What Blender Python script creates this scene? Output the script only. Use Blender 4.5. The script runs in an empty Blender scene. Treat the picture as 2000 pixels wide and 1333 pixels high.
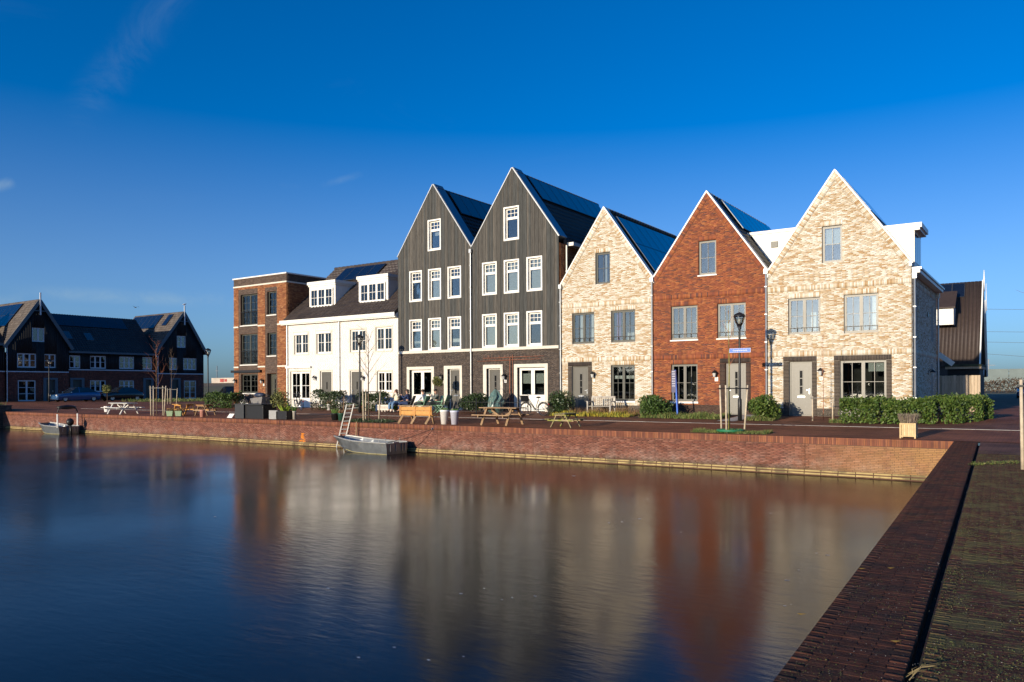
import bpy, bmesh, math, random
import numpy as np
from mathutils import Vector, Matrix
rnd = random.Random(7)
PI = math.pi
scene = bpy.context.scene
COL = scene.collection

# ------------------------------------------------------------------ camera
F_PX, YAW, ROLL, PPY, CAM_H = 1521.37, math.radians(34.502), math.radians(-.25536), 756.51, 1.6
_r = Vector((math.cos(YAW), math.sin(YAW), 0)); _f = Vector((-math.sin(YAW), math.cos(YAW), 0)); _u = Vector((0, 0, 1))
_c, _s = math.cos(ROLL), math.sin(ROLL)
CR, CU = _c*_r + _s*_u, -_s*_r + _c*_u
CAM_O = Vector((0, 0, CAM_H))
cam = bpy.data.cameras.new('camera')
cam.sensor_width = 36; cam.lens = F_PX/2000*36; cam.shift_y = (PPY-666.5)/2000
cam.clip_start = .1; cam.clip_end = 9000
cam_o = bpy.data.objects.new('camera', cam); COL.objects.link(cam_o)
cam_o.matrix_world = Matrix((( CR.x, CU.x, -_f.x, 0), (CR.y, CU.y, -_f.y, 0), (CR.z, CU.z, -_f.z, CAM_H), (0, 0, 0, 1)))
scene.camera = cam_o
# ------------------------------------------------------------------ sun, sky, exposure
SUN_EL, SUN_AZ = math.radians(9.5), math.radians(7.5)       # azimuth from -Y towards -X
TO_SUN = Vector((-math.sin(SUN_AZ)*math.cos(SUN_EL), -math.cos(SUN_AZ)*math.cos(SUN_EL), math.sin(SUN_EL)))
sl = bpy.data.lights.new('sun', 'SUN'); sl.energy = 5.0; sl.angle = math.radians(.53); sl.color = (1, .86, .66)
so = bpy.data.objects.new('sun', sl); COL.objects.link(so)
so.rotation_euler = TO_SUN.to_track_quat('Z', 'Y').to_euler(); so.location = (0, -40, 30)
world = bpy.data.worlds.new('World'); scene.world = world; world.use_nodes = True
nt = world.node_tree; nt.nodes.clear()
def wn(t, **k):
    n = nt.nodes.new(t)
    for a, b in k.items(): setattr(n, a, b)
    return n
sky = wn('ShaderNodeTexSky', sky_type='NISHITA', sun_disc=False, sun_elevation=SUN_EL, altitude=0)
sky.sun_rotation = math.atan2(TO_SUN.x, TO_SUN.y); sky.air_density = .8; sky.dust_density = 1.0; sky.ozone_density = 6.0
SKY_STRENGTH = .125
hsv = wn('ShaderNodeHueSaturation'); hsv.inputs['Saturation'].default_value = 1.22; hsv.inputs['Value'].default_value = 1.32
nt.links.new(sky.outputs[0], hsv.inputs['Color'])
# thin cirrus: noise on the view direction
tc = wn('ShaderNodeTexCoord'); mp = wn('ShaderNodeMapping'); mp.inputs['Scale'].default_value = (2.2, 2.2, 9.0)
mp.inputs['Rotation'].default_value = (.18, .25, .4)
no = wn('ShaderNodeTexNoise'); no.inputs['Scale'].default_value = 1.6; no.inputs['Detail'].default_value = 7; no.inputs['Roughness'].default_value = .62
no.inputs['Distortion'].default_value = .6
rp = wn('ShaderNodeValToRGB'); rp.color_ramp.elements[0].position = .60; rp.color_ramp.elements[1].position = .95
rp.color_ramp.elements[1].color = (.03, .03, .03, 1)
mx = wn('ShaderNodeMixRGB'); mx.inputs[2].default_value = (2.6, 2.9, 3.3, 1)
nt.links.new(tc.outputs['Generated'], mp.inputs[0]); nt.links.new(mp.outputs[0], no.inputs[0]); nt.links.new(no.outputs[0], rp.inputs[0])
nt.links.new(rp.outputs[0], mx.inputs[0]); nt.links.new(hsv.outputs[0], mx.inputs[1])
def math_node(op, a, b=None):
    n = wn('ShaderNodeMath', operation=op)
    for i, v in enumerate((a, b)):
        if v is None: continue
        if isinstance(v, (int, float)): n.inputs[i].default_value = v
        else: nt.links.new(v, n.inputs[i])
    return n.outputs[0]
def direction(x, y): d = _f + CR*((x-1000)/F_PX) - CU*((y-PPY)/F_PX); return d.normalized()
def dot_dir(v):
    n = wn('ShaderNodeVectorMath', operation='DOT_PRODUCT'); nt.links.new(tc.outputs['Generated'], n.inputs[0]); n.inputs[1].default_value = v; return n.outputs['Value']
def rng(sock, a, b, c, d):
    n = wn('ShaderNodeMapRange', interpolation_type='SMOOTHSTEP'); nt.links.new(sock, n.inputs[0])
    for i, v in enumerate((a, b, c, d)): n.inputs[i+1].default_value = v
    return n.outputs[0]
wisp = wn('ShaderNodeTexNoise'); wisp.inputs['Scale'].default_value = 9; wisp.inputs['Detail'].default_value = 8; wisp.inputs['Roughness'].default_value = .68; wisp.inputs['Distortion'].default_value = .8
nt.links.new(tc.outputs['Generated'], wisp.inputs[0]); wisp_o = rng(wisp.outputs[0], .36, .68, 0, 1); cur = mx.outputs[0]
for (x0, y0, x1, y1, wd, amt) in ((360, -30, 150, 230, .030, .085), (60, 572, 520, 592, .012, .30), (630, 362, 715, 338, .006, .15), (545, 362, 585, 366, .005, .12), (-30, 372, 25, 356, .008, .4), (-60, 600, 40, 585, .010, .35)):
    d0, d1 = direction(x0, y0), direction(x1, y1); across = d0.cross(d1).normalized(); mid = (d0+d1).normalized(); half = d0.angle(d1)/2
    a = rng(math_node('ABSOLUTE', dot_dir(across)), 0, wd, 1, 0); b = rng(dot_dir(mid), math.cos(half*1.25), math.cos(half*.55), 0, 1)
    k = math_node('MULTIPLY', math_node('MULTIPLY', math_node('MULTIPLY', a, b), wisp_o), amt)
    m2 = wn('ShaderNodeMixRGB'); m2.inputs[2].default_value = (2.6, 3.6, 4.2, 1); nt.links.new(k, m2.inputs[0]); nt.links.new(cur, m2.inputs[1]); cur = m2.outputs[0]
sxyz = wn('ShaderNodeSeparateXYZ'); nt.links.new(tc.outputs['Generated'], sxyz.inputs[0]); nt.links.new(rng(sxyz.outputs['Z'], .03, .55, .90, 1.28), hsv.inputs['Saturation'])   # deeper blue away from the horizon
bg = wn('ShaderNodeBackground'); bg.inputs[1].default_value = SKY_STRENGTH
wo = wn('ShaderNodeOutputWorld'); nt.links.new(cur, bg.inputs[0]); nt.links.new(bg.outputs[0], wo.inputs[0])
vs = scene.view_settings
vs.view_transform = 'Standard'; vs.look = 'None'; vs.exposure = .20; vs.gamma = 1.0; vs.use_curve_mapping = False
scene.cycles.max_bounces = 8; scene.cycles.diffuse_bounces = 3; scene.cycles.glossy_bounces = 4
scene.cycles.transparent_max_bounces = 12; scene.cycles.transmission_bounces = 4
scene.cycles.caustics_reflective = False; scene.cycles.caustics_refractive = False
scene.cycles.sample_clamp_indirect = 4; scene.cycles.use_denoising = True

# ------------------------------------------------------------------ pixel -> place (a pixel gives a direction; the touched surface gives the distance)
def ray(x, y): return _f + CR*((x-1000)/F_PX) - CU*((y-PPY)/F_PX)
def on_z(x, y, z): d = ray(x, y); return CAM_O + d*((z-CAM_H)/d.z)
def on_y(x, y, Y): d = ray(x, y); return CAM_O + d*(Y/d.y)
def on_x(x, y, X): d = ray(x, y); return CAM_O + d*(X/d.x)
QY, YF, WATER_Z = 25.4, 35.6, -1.2                     # quay edge, facade line, water level
def street_z(Y): return max(0, .0195*(Y-QY)) if Y < 33 else min(.148+(Y-33)*.047, .27)
def on_street(x, y):
    z = 0
    for _ in range(25):
        p = on_z(x, y, z); z = street_z(p.y)
    return p

# ------------------------------------------------------------------ objects
ORG = {}
def link(o, parent=None):
    COL.objects.link(o)
    if parent is not None: o.parent = parent
    ORG[o.name] = ORG[parent.name] if parent is not None else Vector((0, 0, 0))
    return o
def tag(o, label=None, cat=None, group=None, kind=None):
    if label: o['label'] = label
    if cat: o['category'] = cat
    if group: o['group'] = group
    if kind: o['kind'] = kind
    return o
def thing(name, label, cat, loc=(0, 0, 0), rotz=0, group=None):
    o = bpy.data.objects.new(name, None); o.empty_display_size = .2
    link(o); o.location = loc; o.rotation_euler = (0, 0, rotz)
    ORG[o.name] = Vector(loc) if rotz == 0 else Vector((0, 0, 0))
    return tag(o, label, cat, group, 'thing')
def local(name, label, cat, loc=(0, 0, 0), rotz=0, group=None):     # parts are modelled round (0,0,0)
    o = thing(name, label, cat, loc, rotz, group); ORG[o.name] = Vector((0, 0, 0)); return o
def copy_tree(o, parent=None):
    c = o.copy(); COL.objects.link(c); c.parent = parent
    for ch in list(o.children): copy_tree(ch, c)
    return c
def mesh_np(name, v, f):
    me = bpy.data.meshes.new(name); v = np.asarray(v, np.float32).reshape(-1, 3); f = np.asarray(f, np.int32)
    n, k = f.shape
    me.vertices.add(len(v)); me.vertices.foreach_set('co', v.ravel())
    me.loops.add(n*k); me.loops.foreach_set('vertex_index', f.ravel())
    me.polygons.add(n); me.polygons.foreach_set('loop_start', np.arange(0, n*k, k, dtype=np.int32))
    me.update(calc_edges=True); me.validate(); return me
BOX_F = np.array([(0, 1, 2, 3), (7, 6, 5, 4), (0, 4, 5, 1), (1, 5, 6, 2), (2, 6, 7, 3), (3, 7, 4, 0)])
class Frame:
    def __init__(s, o, eu, ev, en): s.o, s.eu, s.ev, s.en = Vector(o), Vector(eu), Vector(ev), Vector(en)
    def pt(s, a, b, d=0): return s.o + s.eu*a + s.ev*b + s.en*d
def front(Y): return Frame((0, Y, 0), (1, 0, 0), (0, 0, 1), (0, -1, 0))
def east(X): return Frame((X, 0, 0), (0, 1, 0), (0, 0, 1), (1, 0, 0))
class MB:
    def __init__(s): s.v = []; s.f = []; s.m = []
    def add(s, pts, faces, m=0):
        b = len(s.v); s.v += [tuple(p) for p in pts]; s.f += [tuple(b+i for i in q) for q in faces]; s.m += [m]*len(faces); return s
    def box(s, x0, x1, y0, y1, z0, z1, m=0):
        return s.add([(x0, y0, z0), (x1, y0, z0), (x1, y0, z1), (x0, y0, z1), (x0, y1, z0), (x1, y1, z0), (x1, y1, z1), (x0, y1, z1)], BOX_F.tolist(), m)
    def fbox(s, fr, a0, a1, b0, b1, d0, d1, m=0):                  # d1 is the face towards the viewer
        return s.add([fr.pt(a0, b0, d1), fr.pt(a1, b0, d1), fr.pt(a1, b1, d1), fr.pt(a0, b1, d1), fr.pt(a0, b0, d0), fr.pt(a1, b0, d0), fr.pt(a1, b1, d0), fr.pt(a0, b1, d0)], BOX_F.tolist(), m)
    def fquad(s, fr, a0, a1, b0, b1, d=0, m=0): return s.add([fr.pt(a0, b0, d), fr.pt(a1, b0, d), fr.pt(a1, b1, d), fr.pt(a0, b1, d)], [(0, 1, 2, 3)], m)
    def poly(s, pts, m=0): return s.add(pts, [tuple(range(len(pts)))], m)
    def prism(s, pts, off, m=0):                                   # pts: planar loop, counter-clockwise seen from the front; off: vector to the back
        n = len(pts); off = Vector(off); pts = [Vector(p) for p in pts]
        s.add(pts+[p+off for p in pts], [tuple(range(n)), tuple(range(2*n-1, n-1, -1))]+[(i, i+n, (i+1) % n+n, (i+1) % n) for i in range(n)], m); return s
    def bar(s, p, q, w, h=None, m=0, up=(0, 0, 1)):                # rectangular bar between two points
        p, q = Vector(p), Vector(q); h = h or w; t = (q-p).normalized(); up = Vector(up)
        if abs(t.dot(up)) > .98: up = Vector((1, 0, 0))
        a = t.cross(up).normalized()*w/2; b = a.cross(t).normalized()*h/2
        P = [p-a-b, p+a-b, p+a+b, p-a+b, q-a-b, q+a-b, q+a+b, q-a+b]
        return s.add(P, [(3, 2, 1, 0), (4, 5, 6, 7), (0, 1, 5, 4), (1, 2, 6, 5), (2, 3, 7, 6), (3, 0, 4, 7)], m)
    def tube(s, pts, rad, n=6, m=0, cap=True):
        pts = [Vector(p) for p in pts]; k = len(pts)
        if not hasattr(rad, '__len__'): rad = [rad]*k
        V = []; ref = None
        for i, p in enumerate(pts):
            t = (pts[min(i+1, k-1)]-pts[max(i-1, 0)])
            t = t.normalized() if t.length > 1e-9 else Vector((0, 0, 1))
            if ref is None: ref = Vector((1, 0, 0)) if abs(t.x) < .9 else Vector((0, 1, 0))
            a = t.cross(ref).normalized(); b = t.cross(a).normalized(); ref = b.cross(t) if False else ref
            for j in range(n): V.append(p+(a*math.cos(2*PI*j/n)+b*math.sin(2*PI*j/n))*rad[i])
        Fc = [(i*n+j, i*n+(j+1) % n, (i+1)*n+(j+1) % n, (i+1)*n+j) for i in range(k-1) for j in range(n)]
        if cap: Fc += [tuple(range(n))[::-1], tuple((k-1)*n+j for j in range(n))]
        return s.add(V, Fc, m)
    def lathe(s, prof, o=(0, 0, 0), n=12, m=0):                    # prof: (r, z) bottom to top
        o = Vector(o); k = len(prof)
        V = [o+Vector((r*math.cos(2*PI*j/n), r*math.sin(2*PI*j/n), z)) for r, z in prof for j in range(n)]
        Fc = [(i*n+j, i*n+(j+1) % n, (i+1)*n+(j+1) % n, (i+1)*n+j) for i in range(k-1) for j in range(n)]
        Fc += [tuple(range(n))[::-1], tuple((k-1)*n+j for j in range(n))]
        return s.add(V, Fc, m)
    def ring(s, c, ax, R, r, n=24, k=6, m=0):
        c, ax = Vector(c), Vector(ax).normalized(); a = ax.orthogonal().normalized(); b = ax.cross(a); V = []
        for i in range(n):
            e = a*math.cos(2*PI*i/n)+b*math.sin(2*PI*i/n)
            for j in range(k): V.append(c+e*(R+r*math.cos(2*PI*j/k))+ax*(r*math.sin(2*PI*j/k)))
        return s.add(V, [(i*k+j, ((i+1) % n)*k+j, ((i+1) % n)*k+(j+1) % k, i*k+(j+1) % k) for i in range(n) for j in range(k)], m)
    def ball(s, c, rx, ry, rz, n=10, k=7, m=0):
        return s.lathe_xyz(c, [(math.sin(PI*i/k), -math.cos(PI*i/k)) for i in range(k+1)], rx, ry, rz, n, m)
    def lathe_xyz(s, c, prof, rx, ry, rz, n, m):
        c = Vector(c); k = len(prof)
        V = [c+Vector((max(r, .001)*rx*math.cos(2*PI*j/n), max(r, .001)*ry*math.sin(2*PI*j/n), z*rz)) for r, z in prof for j in range(n)]
        return s.add(V, [(i*n+j, i*n+(j+1) % n, (i+1)*n+(j+1) % n, (i+1)*n+j) for i in range(k-1) for j in range(n)], m)
    def build(s, name, mats, parent=None, smooth=False, bevel=0):
        o_ = ORG[parent.name] if parent is not None else Vector((0, 0, 0))
        me = bpy.data.meshes.new(name)
        me.from_pydata([(x-o_.x, y-o_.y, z-o_.z) for x, y, z in s.v], [], s.f)
        if not isinstance(mats, (list, tuple)): mats = [mats]
        for m in mats: me.materials.append(m)
        if len(mats) > 1: me.polygons.foreach_set('material_index', s.m)
        if smooth: me.polygons.foreach_set('use_smooth', [True]*len(me.polygons))
        me.update()
        o = link(bpy.data.objects.new(name, me), parent)
        if bevel:
            b = o.modifiers.new('bevel', 'BEVEL'); b.width = bevel; b.segments = 2; b.limit_method = 'ANGLE'
        return o
def obj_np(name, v, f, mat, parent=None, kind=None, smooth=False):
    v = np.asarray(v, float).reshape(-1, 3)
    if parent is not None: v = v-np.array(ORG[parent.name])
    me = mesh_np(name, v, f); me.materials.append(mat)
    if smooth: me.polygons.foreach_set('use_smooth', [True]*len(me.polygons))
    o = link(bpy.data.objects.new(name, me), parent)
    if kind: o['kind'] = kind
    return o
def piece(name, me, loc, parent, rot=None):                        # one of many alike pieces that share a mesh
    o = bpy.data.objects.new(name, me); COL.objects.link(o); o.parent = parent
    o.location = Vector(loc)-ORG[parent.name]
    if rot is not None: o.rotation_euler = rot
    return o

# ------------------------------------------------------------------ materials
MATS = {}
def mat(name, base, rough=.7, var=.12, scale=6., metal=0., bump=0., bscale=60., spec=.4, islands=None, coat=0., stretch=(1, 1, 1), emit=None, stain=None, dirt=None):
    """islands: list of colours picked per loose piece; stain: (colour, noise scale, threshold) patches of their own shape"""
    if name in MATS: return MATS[name]
    m = bpy.data.materials.new(name); m.use_nodes = True; t = m.node_tree; N = t.nodes; L = t.links
    b = N['Principled BSDF']; b.inputs['Roughness'].default_value = rough; b.inputs['Metallic'].default_value = metal
    b.inputs['Specular IOR Level'].default_value = spec; b.inputs['Coat Weight'].default_value = coat
    co = N.new('ShaderNodeTexCoord'); ge = N.new('ShaderNodeNewGeometry'); mp = N.new('ShaderNodeMapping'); mp.inputs['Scale'].default_value = stretch
    L.new(ge.outputs['Position'], mp.inputs[0])
    def noise(sc, det=4):
        n = N.new('ShaderNodeTexNoise'); n.inputs['Scale'].default_value = sc; n.inputs['Detail'].default_value = det; L.new(mp.outputs[0], n.inputs[0]); return n
    if islands:
        oi = N.new('ShaderNodeObjectInfo'); ad = N.new('ShaderNodeMath'); ad.operation = 'ADD'; fr = N.new('ShaderNodeMath'); fr.operation = 'FRACT'
        L.new(oi.outputs['Random'], ad.inputs[0]); L.new(ge.outputs['Random Per Island'], ad.inputs[1]); L.new(ad.outputs[0], fr.inputs[0])
        r = N.new('ShaderNodeValToRGB'); r.color_ramp.interpolation = 'CONSTANT'; e = r.color_ramp.elements; k = len(islands)
        while len(e) < k: e.new(.5)
        for i, c in enumerate(islands): e[i].position = i/k; e[i].color = (*c, 1)
        L.new(fr.outputs[0], r.inputs[0]); cur = r.outputs[0]
    else:
        rg = N.new('ShaderNodeRGB'); rg.outputs[0].default_value = (*base, 1); cur = rg.outputs[0]
    if var:
        n = noise(scale); mr = N.new('ShaderNodeMapRange'); mr.inputs['From Min'].default_value = .3; mr.inputs['From Max'].default_value = .7
        mr.inputs['To Min'].default_value = 1-var; mr.inputs['To Max'].default_value = 1+var; L.new(n.outputs[0], mr.inputs[0])
        mu = N.new('ShaderNodeVectorMath'); mu.operation = 'SCALE'; L.new(cur, mu.inputs[0]); L.new(mr.outputs[0], mu.inputs['Scale']); cur = mu.outputs[0]
    for st in (stain or []):
        col, sc, th, amt = st; n = noise(sc, 6); mr = N.new('ShaderNodeMapRange'); mr.inputs['From Min'].default_value = th; mr.inputs['From Max'].default_value = th+.1
        mr.inputs['To Max'].default_value = amt; L.new(n.outputs[0], mr.inputs[0])
        mi = N.new('ShaderNodeMixRGB'); mi.inputs[2].default_value = (*col, 1); L.new(mr.outputs[0], mi.inputs[0]); L.new(cur, mi.inputs[1]); cur = mi.outputs[0]
    L.new(cur, b.inputs['Base Color'])
    if bump:
        n = noise(bscale, 5); bu = N.new('ShaderNodeBump'); bu.inputs['Strength'].default_value = bump; bu.inputs['Distance'].default_value = .02
        L.new(n.outputs[0], bu.inputs['Height']); L.new(bu.outputs[0], b.inputs['Normal'])
    if emit: b.inputs['Emission Color'].default_value = (*emit[0], 1); b.inputs['Emission Strength'].default_value = emit[1]
    MATS[name] = m; return m
def glass_mat(name='window_glass', refl=.115, tint=(.80, .84, .84)):
    m = bpy.data.materials.new(name); m.use_nodes = True; t = m.node_tree; N = t.nodes; L = t.links; N.clear()
    o = N.new('ShaderNodeOutputMaterial'); mi = N.new('ShaderNodeMixShader'); tr = N.new('ShaderNodeBsdfTransparent'); tr.inputs[0].default_value = (*tint, 1)
    gl = N.new('ShaderNodeBsdfGlossy'); gl.inputs['Roughness'].default_value = .015; fr = N.new('ShaderNodeFresnel'); fr.inputs[0].default_value = 1.5
    n = N.new('ShaderNodeTexNoise'); n.inputs['Scale'].default_value = .9; bu = N.new('ShaderNodeBump'); bu.inputs['Strength'].default_value = .05; bu.inputs['Distance'].default_value = .05
    ge = N.new('ShaderNodeNewGeometry'); L.new(ge.outputs['Position'], n.inputs[0]); L.new(n.outputs[0], bu.inputs['Height']); L.new(bu.outputs[0], gl.inputs['Normal'])
    mr = N.new('ShaderNodeMapRange'); mr.inputs['To Min'].default_value = refl-.04; L.new(fr.outputs[0], mr.inputs[0]); L.new(mr.outputs[0], mi.inputs[0])
    L.new(tr.outputs[0], mi.inputs[1]); L.new(gl.outputs[0], mi.inputs[2]); L.new(mi.outputs[0], o.inputs[0]); return m
GLASS = glass_mat()
CREAM = mat('cream_brick', (.6, .5, .38), .85, .10, 30, bump=.25, bscale=120, islands=[(.66, .56, .42), (.75, .69, .58), (.56, .42, .26), (.78, .73, .64), (.60, .49, .34), (.71, .64, .51), (.46, .29, .14), (.76, .71, .60), (.65, .56, .41), (.52, .37, .21), (.74, .68, .57), (.58, .46, .31)], stain=[((.46, .34, .20), .55, .55, .22)])
CREAM_M = mat('cream_mortar', (.37, .33, .27), .9, .1, 20)
RED = mat('red_brick', (.3, .1, .05), .85, .18, 3, bump=.25, bscale=120, islands=[(.33, .098, .040), (.27, .078, .038), (.37, .125, .046), (.21, .066, .038), (.30, .090, .036), (.14, .056, .042), (.35, .112, .040), (.25, .076, .038), (.40, .145, .052)], stain=[((.20, .07, .04), .6, .54, .25)])
RED_M = mat('red_mortar', (.19, .08, .045), .9, .1, 20)
BROWN = mat('brown_brick', (.3, .12, .05), .85, .15, 3, bump=.25, bscale=120, islands=[(.30, .115, .045), (.36, .15, .06), (.22, .08, .035), (.42, .20, .085), (.26, .09, .04), (.33, .13, .05)])
BROWN_M = mat('brown_mortar', (.17, .08, .045), .9, .1, 20)
DARKB = mat('dark_brick', (.08, .06, .05), .8, .15, 5, bump=.25, bscale=120, islands=[(.085, .066, .054), (.11, .085, .068), (.07, .055, .047), (.125, .095, .075), (.095, .07, .055)])
DARKS = mat('black_brown_brick', (.04, .03, .026), .8, .15, 5, bump=.25, bscale=120, islands=[(.046, .034, .028), (.058, .043, .034), (.038, .029, .025), (.066, .048, .037)])
DARKB_M = mat('dark_mortar', (.055, .045, .04), .9, .1, 20)
WHITE_P = mat('white_paint', (.80, .77, .70), .45, .03, 5)
WHITE_W = mat('white_wall_paint', (.82, .78, .72), .7, .04, 2, bump=.08, bscale=80)
STONE = mat('pale_stone', (.66, .60, .50), .8, .07, 6)
TAUPE = mat('taupe_paint', (.115, .108, .09), .4, .03, 5)
TAUPE_L = mat('light_taupe_paint', (.165, .156, .132), .4, .03, 5)
OLIVE = mat('olive_grey_paint', (.065, .065, .052), .4, .03, 5)
ZINC = mat('zinc', (.42, .43, .43), .42, .08, 4, metal=.8)
BLACKM = mat('black_metal', (.015, .015, .016), .45, .1, 8)
STEEL = mat('steel', (.5, .5, .5), .3, .05, 8, metal=1)
TILE = mat('dark_roof_tile', (.075, .058, .05), .55, .2, 7, islands=[(.058, .044, .038), (.048, .038, .034), (.07, .054, .045), (.054, .041, .035)])
TILE_B = mat('black_roof_tile', (.022, .023, .026), .42, .2, 7, islands=[(.022, .023, .026), (.028, .028, .03), (.018, .019, .022)])
PANEL = mat('solar_cell', (.006, .010, .022), .12, .05, 3, spec=.6, coat=.5)
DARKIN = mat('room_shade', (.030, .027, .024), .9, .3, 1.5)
CURT = mat('white_curtain', (.72, .70, .66), .9, .05, 6)
BLIND = mat('grey_blind', (.42, .42, .38), .9, .05, 3)
PURPLE = mat('purple_curtain', (.28, .13, .34), .9, .05, 3)
DOORG = mat('door_grey_paint', (.10, .094, .08), .4, .03, 4)

# ================================================================== SETTING
def boxes_np(fr, rects, d0, d1, jit=0, seed=1):
    """many small boxes on a frame: rects (a0,a1,b0,b1); no back face"""
    R = np.asarray(rects, float).reshape(-1, 4); n = len(R); g = np.random.default_rng(seed)
    D1 = np.full(n, d1)+g.uniform(-jit, jit, n); D0 = np.full(n, d0)
    o, eu, ev, en = (np.array(x) for x in (fr.o, fr.eu, fr.ev, fr.en))
    def P(a, b, d): return o+a[:, None]*eu+b[:, None]*ev+d[:, None]*en
    V = np.stack([P(R[:, 0], R[:, 2], D1), P(R[:, 1], R[:, 2], D1), P(R[:, 1], R[:, 3], D1), P(R[:, 0], R[:, 3], D1),
                  P(R[:, 0], R[:, 2], D0), P(R[:, 1], R[:, 2], D0), P(R[:, 1], R[:, 3], D0), P(R[:, 0], R[:, 3], D0)], 1).reshape(-1, 3)
    Fc = np.array([(0, 1, 2, 3), (0, 4, 5, 1), (1, 5, 6, 2), (2, 6, 7, 3), (3, 7, 4, 0)])
    return V, (Fc[None]+8*np.arange(n)[:, None, None]).reshape(-1, 4)
def lay(s0, s1, t0, t1, holes=(), gable=None, course=.055, L=.22, j=.010, seed=3):
    """stretcher bond between s0..s1, t0..t1, cut round holes and under a gable"""
    g = random.Random(seed); out = []; n = max(1, round((t1-t0)/course)); c = (t1-t0)/n
    for i in range(n):
        b0, b1 = t0+i*c, t0+(i+1)*c-j; bm = (b0+b1)/2
        a, z = (s0, s1) if gable is None else gable(b1)
        a, z = max(a, s0), min(z, s1)
        if z-a < .05: continue
        iv = [(a, z)]
        for (h0, h1, k0, k1) in holes:
            if k0-.004 <= bm <= k1+.004:
                iv = [q for (x, y) in iv for q in ((x, min(y, h0)), (max(x, h1), y)) if q[1]-q[0] > .03]
        off = (i % 2)*L/2 + g.choice((0, 0, L/4))
        for (x, y) in iv:
            p = s0+math.floor((x-s0-off)/L)*L+off
            while p < y:
                a0, a1 = max(p, x), min(p+L-j, y)
                if a1-a0 > .02: out.append((a0, a1, b0, b1))
                p += L
    return out
def soldiers(s0, s1, t0, t1, pitch=.0605, j=.009):
    n = max(1, round((s1-s0)/pitch)); p = (s1-s0)/n
    return [(s0+i*p, s0+(i+1)*p-j, t0, t1) for i in range(n)]
def rows(s0, s1, t0, t1, course=.0605, j=.009):
    n = max(1, round((t1-t0)/course)); c = (t1-t0)/n
    return [(s0, s1, t0+i*c, t0+(i+1)*c-j) for i in range(n)]

def custom(name, fn, rough=.8):
    m = bpy.data.materials.new(name); m.use_nodes = True; MATS[name] = m
    t = m.node_tree; b = t.nodes['Principled BSDF']; b.inputs['Roughness'].default_value = rough; b.inputs['Specular IOR Level'].default_value = .12
    fn(t.nodes, t.links, b); return m
def nd(N, t, **k):
    n = N.new(t)
    for a, v in k.items():
        if a.startswith('_'): n.inputs[int(a[1:])].default_value = v
        else: setattr(n, a, v)
    return n
# paving sheets: clinkers too far off to pick apart
def paving(c1, c2, mort, bw, rh, big=.35, rot=0, moss=None):
    def fn(N, L, b):
        ge = nd(N, 'ShaderNodeNewGeometry'); mp = nd(N, 'ShaderNodeMapping'); mp.inputs['Rotation'].default_value = (0, 0, rot); L.new(ge.outputs['Position'], mp.inputs[0])
        br = nd(N, 'ShaderNodeTexBrick'); br.inputs['Scale'].default_value = 1; br.inputs['Color1'].default_value = (*c1, 1); br.inputs['Color2'].default_value = (*c2, 1)
        br.inputs['Mortar'].default_value = (*mort, 1); br.inputs['Mortar Size'].default_value = .005; br.inputs['Brick Width'].default_value = bw; br.inputs['Row Height'].default_value = rh; br.inputs['Bias'].default_value = -.1
        L.new(mp.outputs[0], br.inputs[0])
        n = nd(N, 'ShaderNodeTexNoise'); n.inputs['Scale'].default_value = big; n.inputs['Detail'].default_value = 6; n.inputs['Roughness'].default_value = .65; L.new(mp.outputs[0], n.inputs[0])
        mr = nd(N, 'ShaderNodeMapRange'); mr.inputs['From Min'].default_value = .3; mr.inputs['From Max'].default_value = .7; mr.inputs['To Min'].default_value = .6; mr.inputs['To Max'].default_value = 1.45; L.new(n.outputs[0], mr.inputs[0])
        mu = nd(N, 'ShaderNodeVectorMath', operation='SCALE'); L.new(br.outputs[0], mu.inputs[0]); L.new(mr.outputs[0], mu.inputs['Scale']); cur = mu.outputs[0]
        if moss:
            n2 = nd(N, 'ShaderNodeTexNoise'); n2.inputs['Scale'].default_value = moss[1]; n2.inputs['Detail'].default_value = 8; n2.inputs['Roughness'].default_value = .75; L.new(ge.outputs['Position'], n2.inputs[0])
            m2 = nd(N, 'ShaderNodeMapRange'); m2.inputs['From Min'].default_value = moss[2]; m2.inputs['From Max'].default_value = moss[2]+.12; m2.inputs['To Max'].default_value = moss[3]; L.new(n2.outputs[0], m2.inputs[0])
            mi = nd(N, 'ShaderNodeMixRGB'); mi.inputs[2].default_value = (*moss[0], 1); L.new(m2.outputs[0], mi.inputs[0]); L.new(cur, mi.inputs[1]); cur = mi.outputs[0]
        L.new(cur, b.inputs['Base Color'])
        bu = nd(N, 'ShaderNodeBump'); bu.inputs['Strength'].default_value = .4; bu.inputs['Distance'].default_value = .012
        n3 = nd(N, 'ShaderNodeTexNoise'); n3.inputs['Scale'].default_value = 14; L.new(ge.outputs['Position'], n3.inputs[0])
        L.new(n3.outputs[0], bu.inputs['Height']); L.new(bu.outputs[0], b.inputs['Normal'])
    return fn
STREET = custom('street_clinkers', paving((.29, .105, .050), (.19, .072, .038), (.065, .038, .026), .21, .07, .5))
WALK = custom('pavement_clinkers', paving((.22, .092, .052), (.155, .070, .042), (.065, .042, .028), .21, .07, .8, 0, ((.10, .075, .04), 3, .64, .3)))
FOREP = custom('mossy_clinkers', paving((.08, .034, .024), (.06, .03, .022), (.03, .022, .016), .2, .056, .9, 0, ((.085, .088, .032), 4.5, .48, .85)))
FIELD = mat('field_grass', (.10, .095, .04), .95, .35, .05, stain=[((.17, .12, .07), .03, .5, .8)])
KERB = mat('kerb_concrete', (.42, .40, .36), .85, .15, 3)
SOIL = mat('soil', (.055, .038, .026), .95, .3, 5, bump=.5, bscale=20)

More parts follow.
